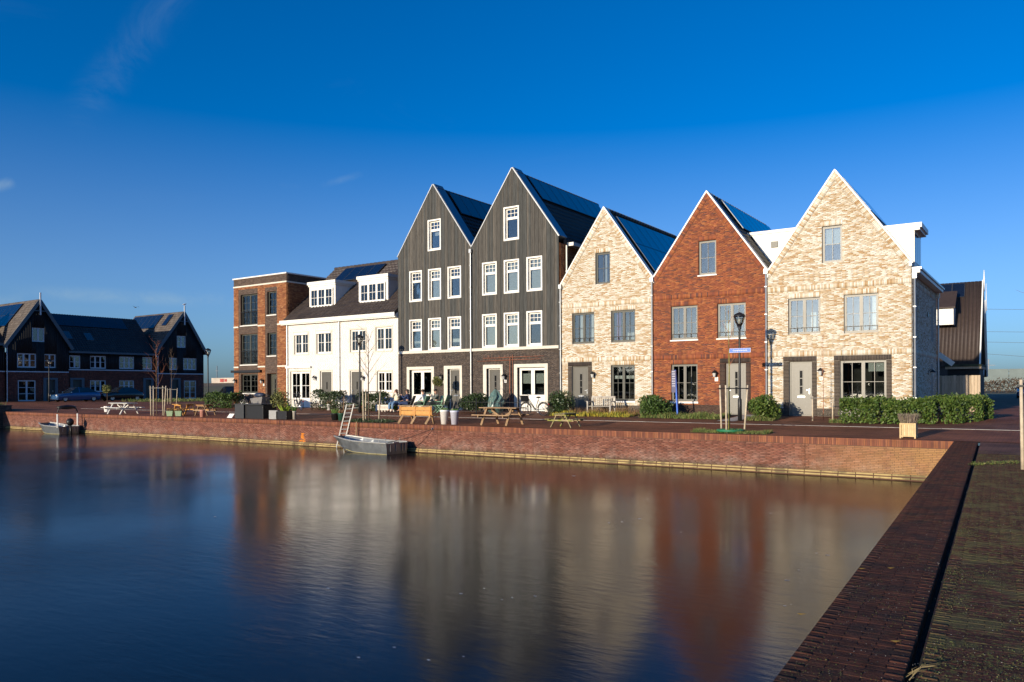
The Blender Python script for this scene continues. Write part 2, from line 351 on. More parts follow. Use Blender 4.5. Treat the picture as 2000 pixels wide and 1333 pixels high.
def water_fn(N, L, b):
    b.inputs['Base Color'].default_value = (.010, .009, .007, 1); b.inputs['IOR'].default_value = 1.333; b.inputs['Specular IOR Level'].default_value = .30
    ge = nd(N, 'ShaderNodeNewGeometry'); mp = nd(N, 'ShaderNodeMapping'); mp.inputs['Rotation'].default_value = (0, 0, -.6); mp.inputs['Scale'].default_value = (.55, 1.7, 1); L.new(ge.outputs['Position'], mp.inputs[0])
    n = nd(N, 'ShaderNodeTexNoise'); n.inputs['Scale'].default_value = 4.5; n.inputs['Detail'].default_value = 5; n.inputs['Roughness'].default_value = .55; n.inputs['Distortion'].default_value = .4; L.new(mp.outputs[0], n.inputs[0])
    n2 = nd(N, 'ShaderNodeTexNoise'); n2.inputs['Scale'].default_value = .23; n2.inputs['Detail'].default_value = 3; L.new(ge.outputs['Position'], n2.inputs[0])
    mr = nd(N, 'ShaderNodeMapRange'); mr.inputs['From Min'].default_value = .38; mr.inputs['From Max'].default_value = .65; mr.inputs['To Min'].default_value = .25; mr.inputs['To Max'].default_value = 1; L.new(n2.outputs[0], mr.inputs[0])
    mu = nd(N, 'ShaderNodeMath', operation='MULTIPLY'); L.new(n.outputs[0], mu.inputs[0]); L.new(mr.outputs[0], mu.inputs[1])
    bu = nd(N, 'ShaderNodeBump'); bu.inputs['Strength'].default_value = .5; bu.inputs['Distance'].default_value = .016; L.new(mu.outputs[0], bu.inputs['Height']); L.new(bu.outputs[0], b.inputs['Normal'])
    r = nd(N, 'ShaderNodeMapRange'); r.inputs['From Min'].default_value = .35; r.inputs['From Max'].default_value = .7; r.inputs['To Min'].default_value = .13; r.inputs['To Max'].default_value = .205; L.new(n2.outputs[0], r.inputs[0]); L.new(r.outputs[0], b.inputs['Roughness'])
WATER = custom('harbour_water', water_fn)

# ---- terrain: one sheet to the horizon with the harbour basin left open
LX, RX, BY = -61.8, -2.2, -70.0
xs = [-4000, LX, 1.6, 4000]; ys = [-4000, BY, QY+.25, 33.0, YF, 4000]; zs = [-.04, -.04, -.04, .10, .22, .22]
g = MB(); V = [(x, y, z) for y, z in zip(ys, zs) for x in xs]
g.add(V, [(j*4+i, j*4+i+1, j*4+i+5, j*4+i+4) for j in range(5) for i in range(3) if not (i == 1 and j == 1)])
tag(g.build('ground', FIELD), kind='structure')
tag(MB().add([(LX-.1, BY-1, WATER_Z), (2.2, BY-1, WATER_Z), (2.2, QY+.1, WATER_Z), (LX-.1, QY+.1, WATER_Z)], [(0, 1, 2, 3)]).build('water', WATER), kind='structure')
tag(MB().add([(LX-.3, BY-1, -3), (2.2, BY-1, -3), (2.2, QY+.1, -3), (LX-.3, QY+.1, -3)], [(0, 1, 2, 3)]).build('harbour_bed', SOIL), kind='structure')
def slope_sheet(name, x0, x1, y0, y1, mtl, dz, nx=1):
    yy = sorted({y0, y1} | {q for q in (33.0, YF) if y0 < q < y1}); s = MB()
    for a, b in zip(yy[:-1], yy[1:]):
        s.add([(x0, a, street_z(a)+dz), (x1, a, street_z(a)+dz), (x1, b, street_z(b)+dz), (x0, b, street_z(b)+dz)], [(0, 1, 2, 3)])
    return tag(s.build(name, mtl), kind='structure')
KY = 30.5
slope_sheet('street', -150, 40, QY+.1, KY-.06, STREET, 0)
slope_sheet('pavement', -150, 40, KY+.06, 120, WALK, 0)
slope_sheet('side_road', -1.9, 5.2, 34.0, 130, STREET, .006)
slope_sheet('left_street', -88, -52, KY+.06, 115, STREET, .005)
# kerb of pale concrete blocks
kerb = tag(bpy.data.objects.new('kerb', None), kind='structure'); link(kerb); kerb.location = (0, KY, 0); ORG['kerb'] = Vector((0, KY, 0))
kz = street_z(KY)
km = MB().box(-.494, .494, -.06, .06, -.08, .008); kme = bpy.data.meshes.new('kerb_block'); kme.from_pydata(km.v, [], km.f); kme.materials.append(KERB)
for i in range(64): piece('kerb_block', kme, (-60.5+i, KY+rnd.uniform(-.004, .004), kz+rnd.uniform(-.003, .002)), kerb)

# ---- quay walls
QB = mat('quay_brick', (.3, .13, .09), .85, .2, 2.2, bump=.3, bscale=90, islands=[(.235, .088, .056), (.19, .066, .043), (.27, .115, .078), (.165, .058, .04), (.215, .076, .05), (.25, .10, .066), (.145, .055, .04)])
def stain_tint(m, col, za, zb, sc, th, amt, axis='Z'):
    t = m.node_tree; N, L = t.nodes, t.links; b = N['Principled BSDF']; src = b.inputs['Base Color'].links[0].from_socket
    ge = nd(N, 'ShaderNodeNewGeometry'); se = nd(N, 'ShaderNodeSeparateXYZ'); L.new(ge.outputs['Position'], se.inputs[0])
    mr = nd(N, 'ShaderNodeMapRange'); mr.inputs['From Min'].default_value = za; mr.inputs['From Max'].default_value = zb; L.new(se.outputs[axis], mr.inputs[0])
    n = nd(N, 'ShaderNodeTexNoise'); n.inputs['Scale'].default_value = sc; n.inputs['Detail'].default_value = 7; n.inputs['Roughness'].default_value = .7; L.new(ge.outputs['Position'], n.inputs[0])
    m2 = nd(N, 'ShaderNodeMapRange'); m2.inputs['From Min'].default_value = th; m2.inputs['From Max'].default_value = th+.25; m2.inputs['To Max'].default_value = amt; L.new(n.outputs[0], m2.inputs[0])
    mu = nd(N, 'ShaderNodeMath', operation='MULTIPLY'); L.new(mr.outputs[0], mu.inputs[0]); L.new(m2.outputs[0], mu.inputs[1])
    mi = nd(N, 'ShaderNodeMixRGB'); mi.inputs[2].default_value = (*col, 1); L.new(mu.outputs[0], mi.inputs[0]); L.new(src, mi.inputs[1]); L.new(mi.outputs[0], b.inputs['Base Color'])
stain_tint(QB, (.46, .35, .29), -.45, -.98, 1.7, .44, .7)
stain_tint(QB, (.05, .05, .028), -.86, -1.02, 3.0, .30, .75)
stain_tint(QB, (.44, .26, .09), -7.0, -2.4, 2.0, .25, .7, 'X')  # patchy yellow-orange tint, stronger towards the right-hand corner
QM = mat('quay_mortar', (.12, .065, .045), .95, .2, 6)
QCAP = mat('quay_cap_brick', (.3, .12, .06), .85, .2, 3, bump=.3, bscale=90, islands=[(.22, .078, .042), (.18, .062, .036), (.26, .10, .05), (.15, .055, .036), (.24, .088, .04)])
OCHRE = mat('ochre_sill_block', (.40, .30, .13), .85, .2, 3, bump=.3, bscale=30, stain=[((.12, .10, .05), 2.5, .52, .75)])
qf = front(QY)
quay = thing('quay_wall', 'long red brick harbour wall below the row of houses', 'quay wall', ((LX+RX)/2, QY, -1.2))
MB().box(LX, RX+.55, QY+.0, QY+.32, -2.6, -.012).build('core', QM, quay)
EXP = sorted(on_y(x, 880, QY).x for x in (1573, 1280, 1042, 855, 700, 547, 430, 237, 120))      # expansion joints
wall_r = []; sold_r = []; xa = LX
for xb in EXP+[RX-.02]:
    wall_r += lay(xa+.006, xb-.006, -1.02, -.228, (), None, .0497, .221, .011, int(-xa*10)); sold_r += soldiers(xa+.006, xb-.006, -.216, -.002, .0605); xa = xb
def split_pieces(rects, n, key, size, fr, d0, d1, mtl, parent, name, jit=.0025):
    """the n pieces that show largest become objects with one shared mesh, the rest one mesh"""
    full = [r for r in rects if abs(r[1]-r[0]-size[0]) < .002]; full.sort(key=key); near = set(full[:n])
    r = full[0]; w, h = r[1]-r[0], r[3]-r[2]; b = MB().fbox(Frame((0, 0, 0), fr.eu, fr.ev, fr.en), -w/2, w/2, -h/2, h/2, d0, d1)
    me = bpy.data.meshes.new(name); me.from_pydata(b.v, [], b.f); me.materials.append(mtl)
    for q in full[:n]: piece(name, me, fr.pt((q[0]+q[1])/2, (q[2]+q[3])/2, rnd.uniform(-jit, jit)*.8), parent)
    v, f = boxes_np(fr, [q for q in rects if q not in near], d0, d1, jit)
    obj_np(name+'s_beyond', v, f, mtl, parent, 'stuff')
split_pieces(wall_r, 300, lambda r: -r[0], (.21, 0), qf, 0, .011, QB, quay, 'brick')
w0 = sold_r[-1][1]-sold_r[-1][0]
split_pieces(sold_r, 300, lambda r: -r[0], (w0, 0), qf, 0, .016, QCAP, quay, 'cap_brick')
MB().box(LX, RX, QY-.010, QY+.12, -.03, -.004).build('cap_bed', QCAP, quay)
for lvl, (z0, z1, dd) in enumerate(((-1.076, -1.030, .05), (-1.160, -1.112, .08))):
    bm_ = MB().box(-.238, .238, -dd, .0, z0, z1); me = bpy.data.meshes.new('sill_block'); me.from_pydata(bm_.v, [], bm_.f); me.materials.append(OCHRE)
    for i in range(118): piece('sill_block', me, (RX-.35-i*.5, QY+rnd.uniform(-.006, .004), rnd.uniform(-.006, .003)), quay)
RUST = mat('rust_stain', (.50, .16, .02), .9, .3, 9)
rs = MB(); rg_ = random.Random(4); x_ = on_y(590, 860, QY).x
for i in range(70):
    t = rg_.random(); w_ = .05+.22*t*t; a = x_+rg_.uniform(-w_, w_); b = -.62-.4*t
    rs.fbox(qf, a, a+rg_.uniform(.03, .14), b, b+rg_.uniform(.02, .05), .011, .0135+.001*rg_.random())
rs.build('rust_streak', RUST, quay)
# mooring ring on the wall
p = on_y(846, 838.5, QY); MB().ring((p.x, QY-.05, p.z), (1, 0, .2), .045, .012, 12, 5).box(p.x-.03, p.x+.03, QY-.03, QY, p.z-.0, p.z+.06).build('mooring_ring', STEEL, quay, True)

# right-hand quay: cap of bricks on edge, laid across
A2, B2 = Vector((-1.23, 4.26, 0)), Vector((-2.2, 25.38, 0)); e2 = (B2-A2).normalized(); n2 = Vector((e2.y, -e2.x, 0)); LEN2 = (B2-A2).length
QF2 = Frame(A2, n2, e2, (0, 0, 1))
CAPB = mat('walked_cap_brick', (.1, .05, .04), .9, .3, 9, bump=.5, bscale=70, spec=.1, islands=[(.092, .036, .023), (.076, .032, .021), (.108, .043, .026), (.068, .030, .021), (.098, .038, .024)], stain=[((.07, .075, .028), 34, .60, .6), ((.035, .026, .022), 3, .50, .6), ((.16, .14, .12), 90, .66, .5)])
quay2 = thing('quay_wall', 'near harbour wall with dark brick cap running to the corner', 'quay wall', tuple(A2+e2*8+n2*.3+Vector((0, 0, -1.2))))
c_ = MB(); c_.add([QF2.pt(a, b, z) for z in (-2.6, -.005) for a, b in ((0.01, -75), (.59, -75), (.59, LEN2), (.01, LEN2))], [(3, 2, 1, 0), (4, 5, 6, 7), (0, 1, 5, 4), (1, 2, 6, 5), (2, 3, 7, 6), (3, 0, 4, 7)]); c_.build('core', QM, quay2)
rr = []; k = 0; t = -1.0
while t < LEN2-.03:
    o_ = (k % 2)*.1; a = 0
    for w in ((.197, .197, .197) if k % 2 == 0 else (.097, .197, .197, .097)):
        rr.append((round(a, 4), round(a+w-.004, 4), t, t+.0535)); a += w+.003
    t += .0575; k += 1
split_pieces(rr, 300, lambda r: abs(r[2]-1.5) if r[2] < 0 else r[2], (.193, 0), QF2, -.09, 0, CAPB, quay2, 'cap_brick', .0009)
# the mossy pavement beside it
pv = tag(bpy.data.objects.new('mossy_pavement', None), kind='structure'); link(pv); pv.location = A2; ORG['mossy_pavement'] = A2.copy()
MOSSB = mat('mossy_paver', (.1, .05, .04), .92, .3, 8, bump=.5, bscale=70, spec=.1, islands=[(.095, .04, .026), (.078, .036, .025), (.11, .047, .03), (.07, .035, .025)], stain=[((.15, .14, .055), 2.2, .50, .5), ((.14, .13, .045), 30, .52, .75), ((.20, .18, .15), 110, .66, .5)])
MB().add([QF2.pt(.58, -75, -.12), QF2.pt(.70, -75, -.12), QF2.pt(.70, LEN2+.3, -.12), QF2.pt(.58, LEN2+.3, -.12)], [(0, 1, 2, 3)]).build('open_joint', SOIL, pv)
sh = MB().add([QF2.pt(.648, -75, -.0165), QF2.pt(9, -75, -.0165), QF2.pt(9, LEN2+.3, -.0165), QF2.pt(.648, LEN2+.3, -.0165)], [(0, 1, 2, 3)]).build('sand_bed', FOREP, pv)
rr = []; k = 0; t = -1.0
while t < 17.0:
    a = .66 + (k % 2)*.1
    if k % 2: rr.append((.66, .754, t, t+.0525))
    while a < 2.2: rr.append((round(a, 4), round(a+.198, 4), t, t+.0525)); a += .202
    t += .0562; k += 1
split_pieces(rr, 300, lambda r: r[2]+3*(r[0] > 1.1)+(9 if r[2] < -.2 else 0), (.198, 0), QF2, -.03, -.0125, MOSSB, pv, 'paver', .0009)
tag(MB().add([QF2.pt(.65, 17.01, -.009), QF2.pt(9, 17.01, -.009), QF2.pt(9, LEN2+.1, -.009), QF2.pt(.65, LEN2+.1, -.009)], [(0, 1, 2, 3)]).build('clinker_path', WALK), kind='structure')
# left return: a higher landing with grass on top
quay3 = thing('quay_wall', 'shaded dark landing wall at the left end of the harbour', 'quay wall', (LX-2, 10, -1.2))
MB().box(LX-9, LX, -70, QY+.55, -2.6, .40).build('core', DARKB_M, quay3)
v, f = boxes_np(east(LX), lay(-5, QY+.5, -1.15, .38, (), None, .06, .22, .011, 5), 0, .012, .002); obj_np('bricks', v, f, DARKB, quay3, 'stuff')
MB().box(LX-9.05, LX+.03, -70, QY+.6, .402, .46).build('coping', DARKB, quay3)

# ================================================================== HOUSES
FF = front(YF); ZB = .27
def PR(x0, x1, yt, yb, Y=YF):
    xm, ym = (x0+x1)/2, (yt+yb)/2
    return (on_y(x0, ym, Y).x, on_y(x1, ym, Y).x, on_y(xm, yb, Y).z, on_y(xm, yt, Y).z)
def PRX(x0, x1, yt, yb, X):
    xm, ym = (x0+x1)/2, (yt+yb)/2
    return (on_x(x0, ym, X).y, on_x(x1, ym, X).y, on_x(xm, yb, X).z, on_x(xm, yt, X).z)
def wall(mb, fr, s0, s1, t0, te, holes, gable=None, thick=.32):
    """wall sheet with openings and their reveals; gable = (s_apex, t_apex)"""
    top = gable[1] if gable else te
    def bounds(t):
        if not gable or t <= te: return s0, s1
        k = (t-te)/(gable[1]-te); return s0+(gable[0]-s0)*k, s1+(gable[0]-s1)*k
    lv = sorted({t0, te, top} | {v for h in holes for v in h[2:4] if t0 < v < top})
    for a, b in zip(lv[:-1], lv[1:]):
        if b-a < 1e-5: continue
        m = (a+b)/2; (la, ra), (lb, rb) = bounds(a), bounds(b); hs = sorted((h[0], h[1]) for h in holes if h[2] < m < h[3]); ca, cb = la, lb
        for h0, h1 in hs+[(None, None)]:
            ea, eb = (ra, rb) if h0 is None else (h0, h0)
            P = [fr.pt(ca, a), fr.pt(ea, a), fr.pt(eb, b), fr.pt(cb, b)]
            if rb-lb < 1e-6: P = P[:3]
            mb.add(P, [tuple(range(len(P)))])
            ca = cb = h1
    for h0, h1, k0, k1 in holes:
        D = -thick
        for P in (((h0, k0, 0), (h0, k0, D), (h0, k1, D), (h0, k1, 0)), ((h1, k0, D), (h1, k0, 0), (h1, k1, 0), (h1, k1, D)),
                  ((h0, k1, 0), (h0, k1, D), (h1, k1, D), (h1, k1, 0)), ((h0, k0, D), (h0, k0, 0), (h1, k0, 0), (h1, k0, D))):
            mb.add([fr.pt(*p) for p in P], [(0, 1, 2, 3)])
def window(house, fr, r, m, cols=1, rows_=((1, 2, 2),), recess=.09, fw=.05, mw=.05, sw=.045, bar=.022, sill=None, drape=(), rail=False, room=1.3, name='window', sash_mat=None, sillm=None):
    s0, s1, t0, t1 = r; w = MB(); d0, d1 = -recess-.08, -recess; sm = sash_mat or m
    w.fbox(fr, s0+.001, s0+fw, t0+.001, t1-.001, d0, d1); w.fbox(fr, s1-fw, s1-.001, t0+.001, t1-.001, d0, d1)
    w.fbox(fr, s0+fw, s1-fw, t0+.001, t0+fw, d0, d1-.002); w.fbox(fr, s0+fw, s1-fw, t1-fw, t1-.001, d0, d1-.002)
    i0, i1, j0, j1 = s0+fw, s1-fw, t0+fw, t1-fw; cw = (i1-i0-mw*(cols-1))/cols; tot = sum(q[0] for q in rows_); hh = j1-j0-mw*(len(rows_)-1)
    lights = []
    for c in range(cols):
        a = i0+c*(cw+mw)
        if c: w.fbox(fr, a-mw, a, j0, j1, d0, d1-.004)
        b = j0
        for k, (wt, nx, nz) in enumerate(rows_):
            h = hh*wt/tot
            if k and not c: w.fbox(fr, i0, i1, b-mw, b, d0, d1-.006)
            lights.append((a, a+cw, b, b+h, nx, nz)); b += h+mw
    win = w.build(name, m, house)
    for (a0, a1, b0, b1, nx, nz) in lights:
        e = MB(); f0, f1 = -recess-.06, -recess-.012
        if nx == 0:
            e.fbox(fr, a0, a1, b0, b1, f0, f1-.008); e.fbox(fr, a0+.07, a1-.07, b0+.07, b1-.07, f1-.008, f1); e.build('panel', sm, win); continue
        for q in ((a0, a0+sw, b0, b1), (a1-sw, a1, b0, b1), (a0+sw, a1-sw, b0, b0+sw*1.25), (a0+sw, a1-sw, b1-sw, b1)): e.fbox(fr, *q, f0, f1)
        p0, p1, q0, q1 = a0+sw, a1-sw, b0+sw*1.25, b1-sw; pw, ph = (p1-p0)/nx, (q1-q0)/nz
        for i in range(1, nx): e.fbox(fr, p0+i*pw-bar/2, p0+i*pw+bar/2, q0, q1, f0+.012, f1-.006)
        for i in range(1, nz): e.fbox(fr, p0, p1, q0+i*ph-bar/2, q0+i*ph+bar/2, f0+.010, f1-.008)
        e.build('sash', sm, win)
        for i in range(nx):
            for k in range(nz):
                MB().fbox(fr, p0+i*pw, p0+(i+1)*pw, q0+k*ph, q0+(k+1)*ph, f0+.016, f0+.022).build('pane', GLASS, win)
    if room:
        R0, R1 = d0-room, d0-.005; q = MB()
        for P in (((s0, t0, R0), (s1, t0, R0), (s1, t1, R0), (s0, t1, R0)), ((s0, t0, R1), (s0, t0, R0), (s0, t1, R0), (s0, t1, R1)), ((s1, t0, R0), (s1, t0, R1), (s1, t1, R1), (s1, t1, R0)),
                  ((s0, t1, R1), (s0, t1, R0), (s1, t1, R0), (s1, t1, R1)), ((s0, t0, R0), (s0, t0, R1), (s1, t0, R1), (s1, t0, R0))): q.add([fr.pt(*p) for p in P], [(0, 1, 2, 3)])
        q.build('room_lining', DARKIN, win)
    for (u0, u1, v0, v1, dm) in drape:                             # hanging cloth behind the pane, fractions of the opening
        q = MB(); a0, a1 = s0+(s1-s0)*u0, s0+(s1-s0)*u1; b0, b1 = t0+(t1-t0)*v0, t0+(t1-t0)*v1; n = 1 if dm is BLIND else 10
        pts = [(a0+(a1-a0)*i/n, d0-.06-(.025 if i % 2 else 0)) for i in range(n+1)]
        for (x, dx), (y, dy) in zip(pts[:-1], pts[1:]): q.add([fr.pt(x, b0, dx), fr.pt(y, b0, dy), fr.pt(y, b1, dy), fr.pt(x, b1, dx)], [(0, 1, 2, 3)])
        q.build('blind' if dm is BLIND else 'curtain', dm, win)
    if sill: MB().fbox(fr, s0-.04, s1+.04, t0-sill, t0-.002, -recess-.05, .055).build('sill', sillm or WHITE_P, win)
    if rail:
        q = MB(); q.fbox(fr, s0+.03, s1-.03, t0+.27, t0+.30, -recess+.005, -recess+.03)
        for i in range(cols*2+1): a = s0+.05+(s1-s0-.1)*i/(cols*2); q.fbox(fr, a-.011, a+.011, t0+.10, t0+.27, -recess+.007, -recess+.025)
        q.build('guard_rail', BLACKM, win)
    return win
def door(house, fr, r, leaf=None, frame=None, recess=.11, handle='R', slit=True, fw=.06, plate=True):
    s0, s1, t0, t1 = r; leaf = leaf or TAUPE; frame = frame or leaf; w = MB(); d0, d1 = -recess-.09, -recess
    w.fbox(fr, s0+.001, s0+fw, t0, t1-.001, d0, d1); w.fbox(fr, s1-fw, s1-.001, t0, t1-.001, d0, d1); w.fbox(fr, s0+fw, s1-fw, t1-fw, t1-.001, d0, d1-.002); w.fbox(fr, s0+fw, s1-fw, t0, t0+.04, d0, d1+.02)
    dr = w.build('door', frame, house); a0, a1, b0, b1 = s0+fw+.004, s1-fw-.004, t0+.045, t1-fw-.004; f1 = d1-.02; e = MB(); sc = (a0+a1)/2; H = b1-b0; W = a1-a0
    e.fbox(fr, a0, a1, b0, b1, f1-.05, f1)
    for q in ((a0+.12*W, a1-.12*W, b0+.93*H, b0+.94*H), (a0+.12*W, a1-.12*W, b0+.12*H, b0+.13*H), (a0+.12*W, a0+.13*W, b0+.13*H, b0+.93*H), (a1-.13*W, a1-.12*W, b0+.13*H, b0+.93*H)): e.fbox(fr, *q, f1, f1+.006)
    e.build('leaf', leaf, dr)
    if slit:
        for i in range(3):
            z0 = b0+H*(.40+.155*i); MB().fbox(fr, sc-.055, sc+.055, z0, z0+H*.14, f1, f1+.007).build('pane', SLIT, dr)
        q = MB(); z0, z1 = b0+H*.385, b0+H*.875
        for x in (sc-.085, sc+.062): q.fbox(fr, x, x+.023, z0, z1, f1, f1+.012)
        q.build('glazing_bead', leaf, dr)
    x = a1-.09 if handle == 'R' else a0+.05
    MB().fbox(fr, x, x+.04, b0+H*.40, b0+H*.50, f1, f1+.012).fbox(fr, x-.10 if handle == 'R' else x, x+.03 if handle == 'R' else x+.13, b0+H*.465, b0+H*.48, f1+.03, f1+.055).build('handle', STEEL, dr)
    if plate: MB().fbox(fr, sc-.16, sc+.16, b0+H*.33, b0+H*.36, f1, f1+.012).build('letter_plate', STEEL, dr)
    return dr
SLIT = mat('dark_glass', (.012, .013, .014), .08, 0, 1, spec=.6)
def wall_lamp(house, fr, s, t):
    o = MB(); c = fr.pt(s, t, 0); n = fr.en
    o.fbox(fr, s-.05, s+.05, t-.12, t+.08, .012, .03).tube([fr.pt(s, t+.03, .02), fr.pt(s, t+.13, .10), fr.pt(s, t+.12, .20)], .014, 5)
    o.lathe([(.02, .16), (.13, .06), (.14, .04)], c+n*.20+Vector((0, 0, -.04)), 10); L_ = o.build('wall_lamp', BLACKM, house)
    MB().lathe([(.05, -.14), (.09, .03), (.09, .04)], c+n*.20+Vector((0, 0, -.04)), 8).build('lamp_glass', LAMPG, L_)
LAMPG = mat('frosted_glass', (.55, .55, .52), .25, .03, 5, spec=.6)
def text_obj(name, s, size, fr, a, b, d, m, parent):
    c = bpy.data.curves.new(name, 'FONT'); c.body = s; c.size = size; c.align_x = 'CENTER'; c.align_y = 'CENTER'; c.extrude = .002; c.materials.append(m)
    tmp = bpy.data.objects.new(name, c); COL.objects.link(tmp); me = bpy.data.meshes.new_from_object(tmp.evaluated_get(bpy.context.evaluated_depsgraph_get())); bpy.data.objects.remove(tmp)
    o = link(bpy.data.objects.new(name, me), parent); M3 = Matrix((fr.eu, fr.ev, fr.en)).transposed().to_4x4(); M3.translation = fr.pt(a, b, d)-ORG[parent.name]; o.matrix_local = M3; return o
INK = mat('ink', (.02, .02, .02), .6, 0)
def number(house, fr, s, t, n, w=.13):
    p = MB().fbox(fr, s-w/2, s+w/2, t-w*.6, t+w*.6, .012, .024).build('number_plate', WHITE_P, house); text_obj('number', n, .14, fr, s, t, .026, INK, p)
def downpipe(house, x, y, z0, z1, m=None, hopper=True):
    q = MB().tube([(x, y, z0), (x, y, z1)], .042, 8); h = z0+.8
    if hopper: q.box(x-.08, x+.08, y-.07, y+.07, z1-.05, z1+.17)
    p = q.build('downpipe', m or ZINC, house); c = MB()
    while h < z1-.4: c.box(x-.055, x+.055, y-.055, y+.055, h, h+.03); h += 1.25
    c.build('bracket', m or ZINC, p)
TU = [0, .05, .10, .16, .22, .27, .302]; TH = [.020, .042, .048, .030, .004, .004, .020]
def tile_np(fr, a, b, L=.40):
    P = [fr.pt(a+u, b, h+.032) for u, h in zip(TU, TH)]+[fr.pt(a+u, b+L, h) for u, h in zip(TU, TH)]+[fr.pt(a+u, b, h+.004) for u, h in zip(TU, TH)]
    return P
TF = [(i, i+1, i+8, i+7) for i in range(6)]+[(i+14, i+15, i+1, i) for i in range(6)]
def tile_field(parent, fr, W, H, m, holes=(), single=0, key=None, gauge=.34):
    sp = []; nr = int(H/gauge); nc = int(W/.30); g = random.Random(5)
    for r in range(nr):
        for c in range(nc):
            a, b = c*W/nc, r*H/nr
            if any(h[0]-.1 < a+.15 < h[1]+.1 and h[2]-.1 < b+.17 < h[3]+.02 for h in holes): continue
            sp.append((a, b))
    if key: sp.sort(key=key)
    if single:
        f0 = Frame((0, 0, 0), fr.eu, fr.ev, fr.en); me = bpy.data.meshes.new('roof_tile'); me.from_pydata([tuple(p) for p in tile_np(f0, 0, 0)], [], TF); me.materials.append(m)
        for a, b in sp[:single]: piece('roof_tile', me, fr.pt(a, b, g.uniform(0, .004)), parent)
    rest = sp[single:]
    if rest:
        V = np.array([[tuple(p) for p in tile_np(fr, a, b)] for a, b in rest]).reshape(-1, 3); Fq = (np.array(TF)[None]+21*np.arange(len(rest))[:, None, None]).reshape(-1, 4)
        obj_np('roof_tiles', V, Fq, m, parent, 'stuff')
def ridge_caps(parent, p, q, m, n):
    p, q = Vector(p), Vector(q)
    for i in range(n):
        a, b = p.lerp(q, i/n), p.lerp(q, (i+1.12)/n); MB().tube([a, b], [.13, .10], 8).build('ridge_tile', m, parent)
PFRAME = mat('panel_frame', (.10, .11, .12), .35, 0, 1, metal=.6)
def panels(parent, fr, a0, a1, b0, b1, nx, nz, d=.13):
    w, h = (a1-a0)/nx, (b1-b0)/nz; parent = parent.parent or parent
    for i in range(nx):
        for k in range(nz):
            s, t = a0+i*w, b0+k*h; o = MB().fbox(fr, s+.01, s+w-.01, t+.01, t+h-.01, d-.04, d).build('solar_panel', PFRAME, parent)
            MB().fbox(fr, s+.035, s+w-.035, t+.035, t+h-.035, d, d+.003).build('cells', PANEL, o)
def slope_e(xe, ze, xr, zr, y0):            # roof slope facing +X: eave (xe,ze) to ridge (xr,zr), starting at y0
    L = math.hypot(xr-xe, zr-ze); ev = Vector(((xr-xe)/L, 0, (zr-ze)/L)); eu = Vector((0, 1, 0)); return Frame((xe, y0, ze), eu, ev, eu.cross(ev)), L
def slope_s(x0, ye, ze, yr, zr):            # roof slope facing -Y
    L = math.hypot(yr-ye, zr-ze); ev = Vector((0, (yr-ye)/L, (zr-ze)/L)); eu = Vector((1, 0, 0)); return Frame((x0, ye, ze), eu, ev, eu.cross(ev)), L
def gable_shell(house, x0, x1, zf, xa, za, y0, y1, m, roofm, left_low=ZB, drop=.10):
    """side and back walls and the two roof slopes behind the front wall"""
    s = MB(); s.add([(x1, y0+.05, 0), (x1, y1, 0), (x1, y1, zf-.05), (x1, y0+.05, zf-.05)], [(0, 1, 2, 3)]); s.add([(x0, y1, 0), (x0, y0+.05, 0), (x0, y0+.05, zf-.05), (x0, y1, zf-.05)], [(0, 1, 2, 3)])
    s.add([(x1, y1, 0), (x0, y1, 0), (x0, y1, zf-.05), (xa, y1, za-.12), (x1, y1, zf-.05)], [(0, 1, 2, 3, 4)]); s.build('side_wall', m, house)
    r = MB(); t = .14; z = -drop
    for sg, xe in ((1, x1), (-1, x0)):
        P = [(xe, y0+.30, zf+z), (xe, y1+.12, zf+z), (xa, y1+.12, za+z), (xa, y0+.30, za+z)]
        if sg < 0: P = P[::-1]
        r.prism(P, (0, 0, -t))
    return r.build('roof', roofm, house)

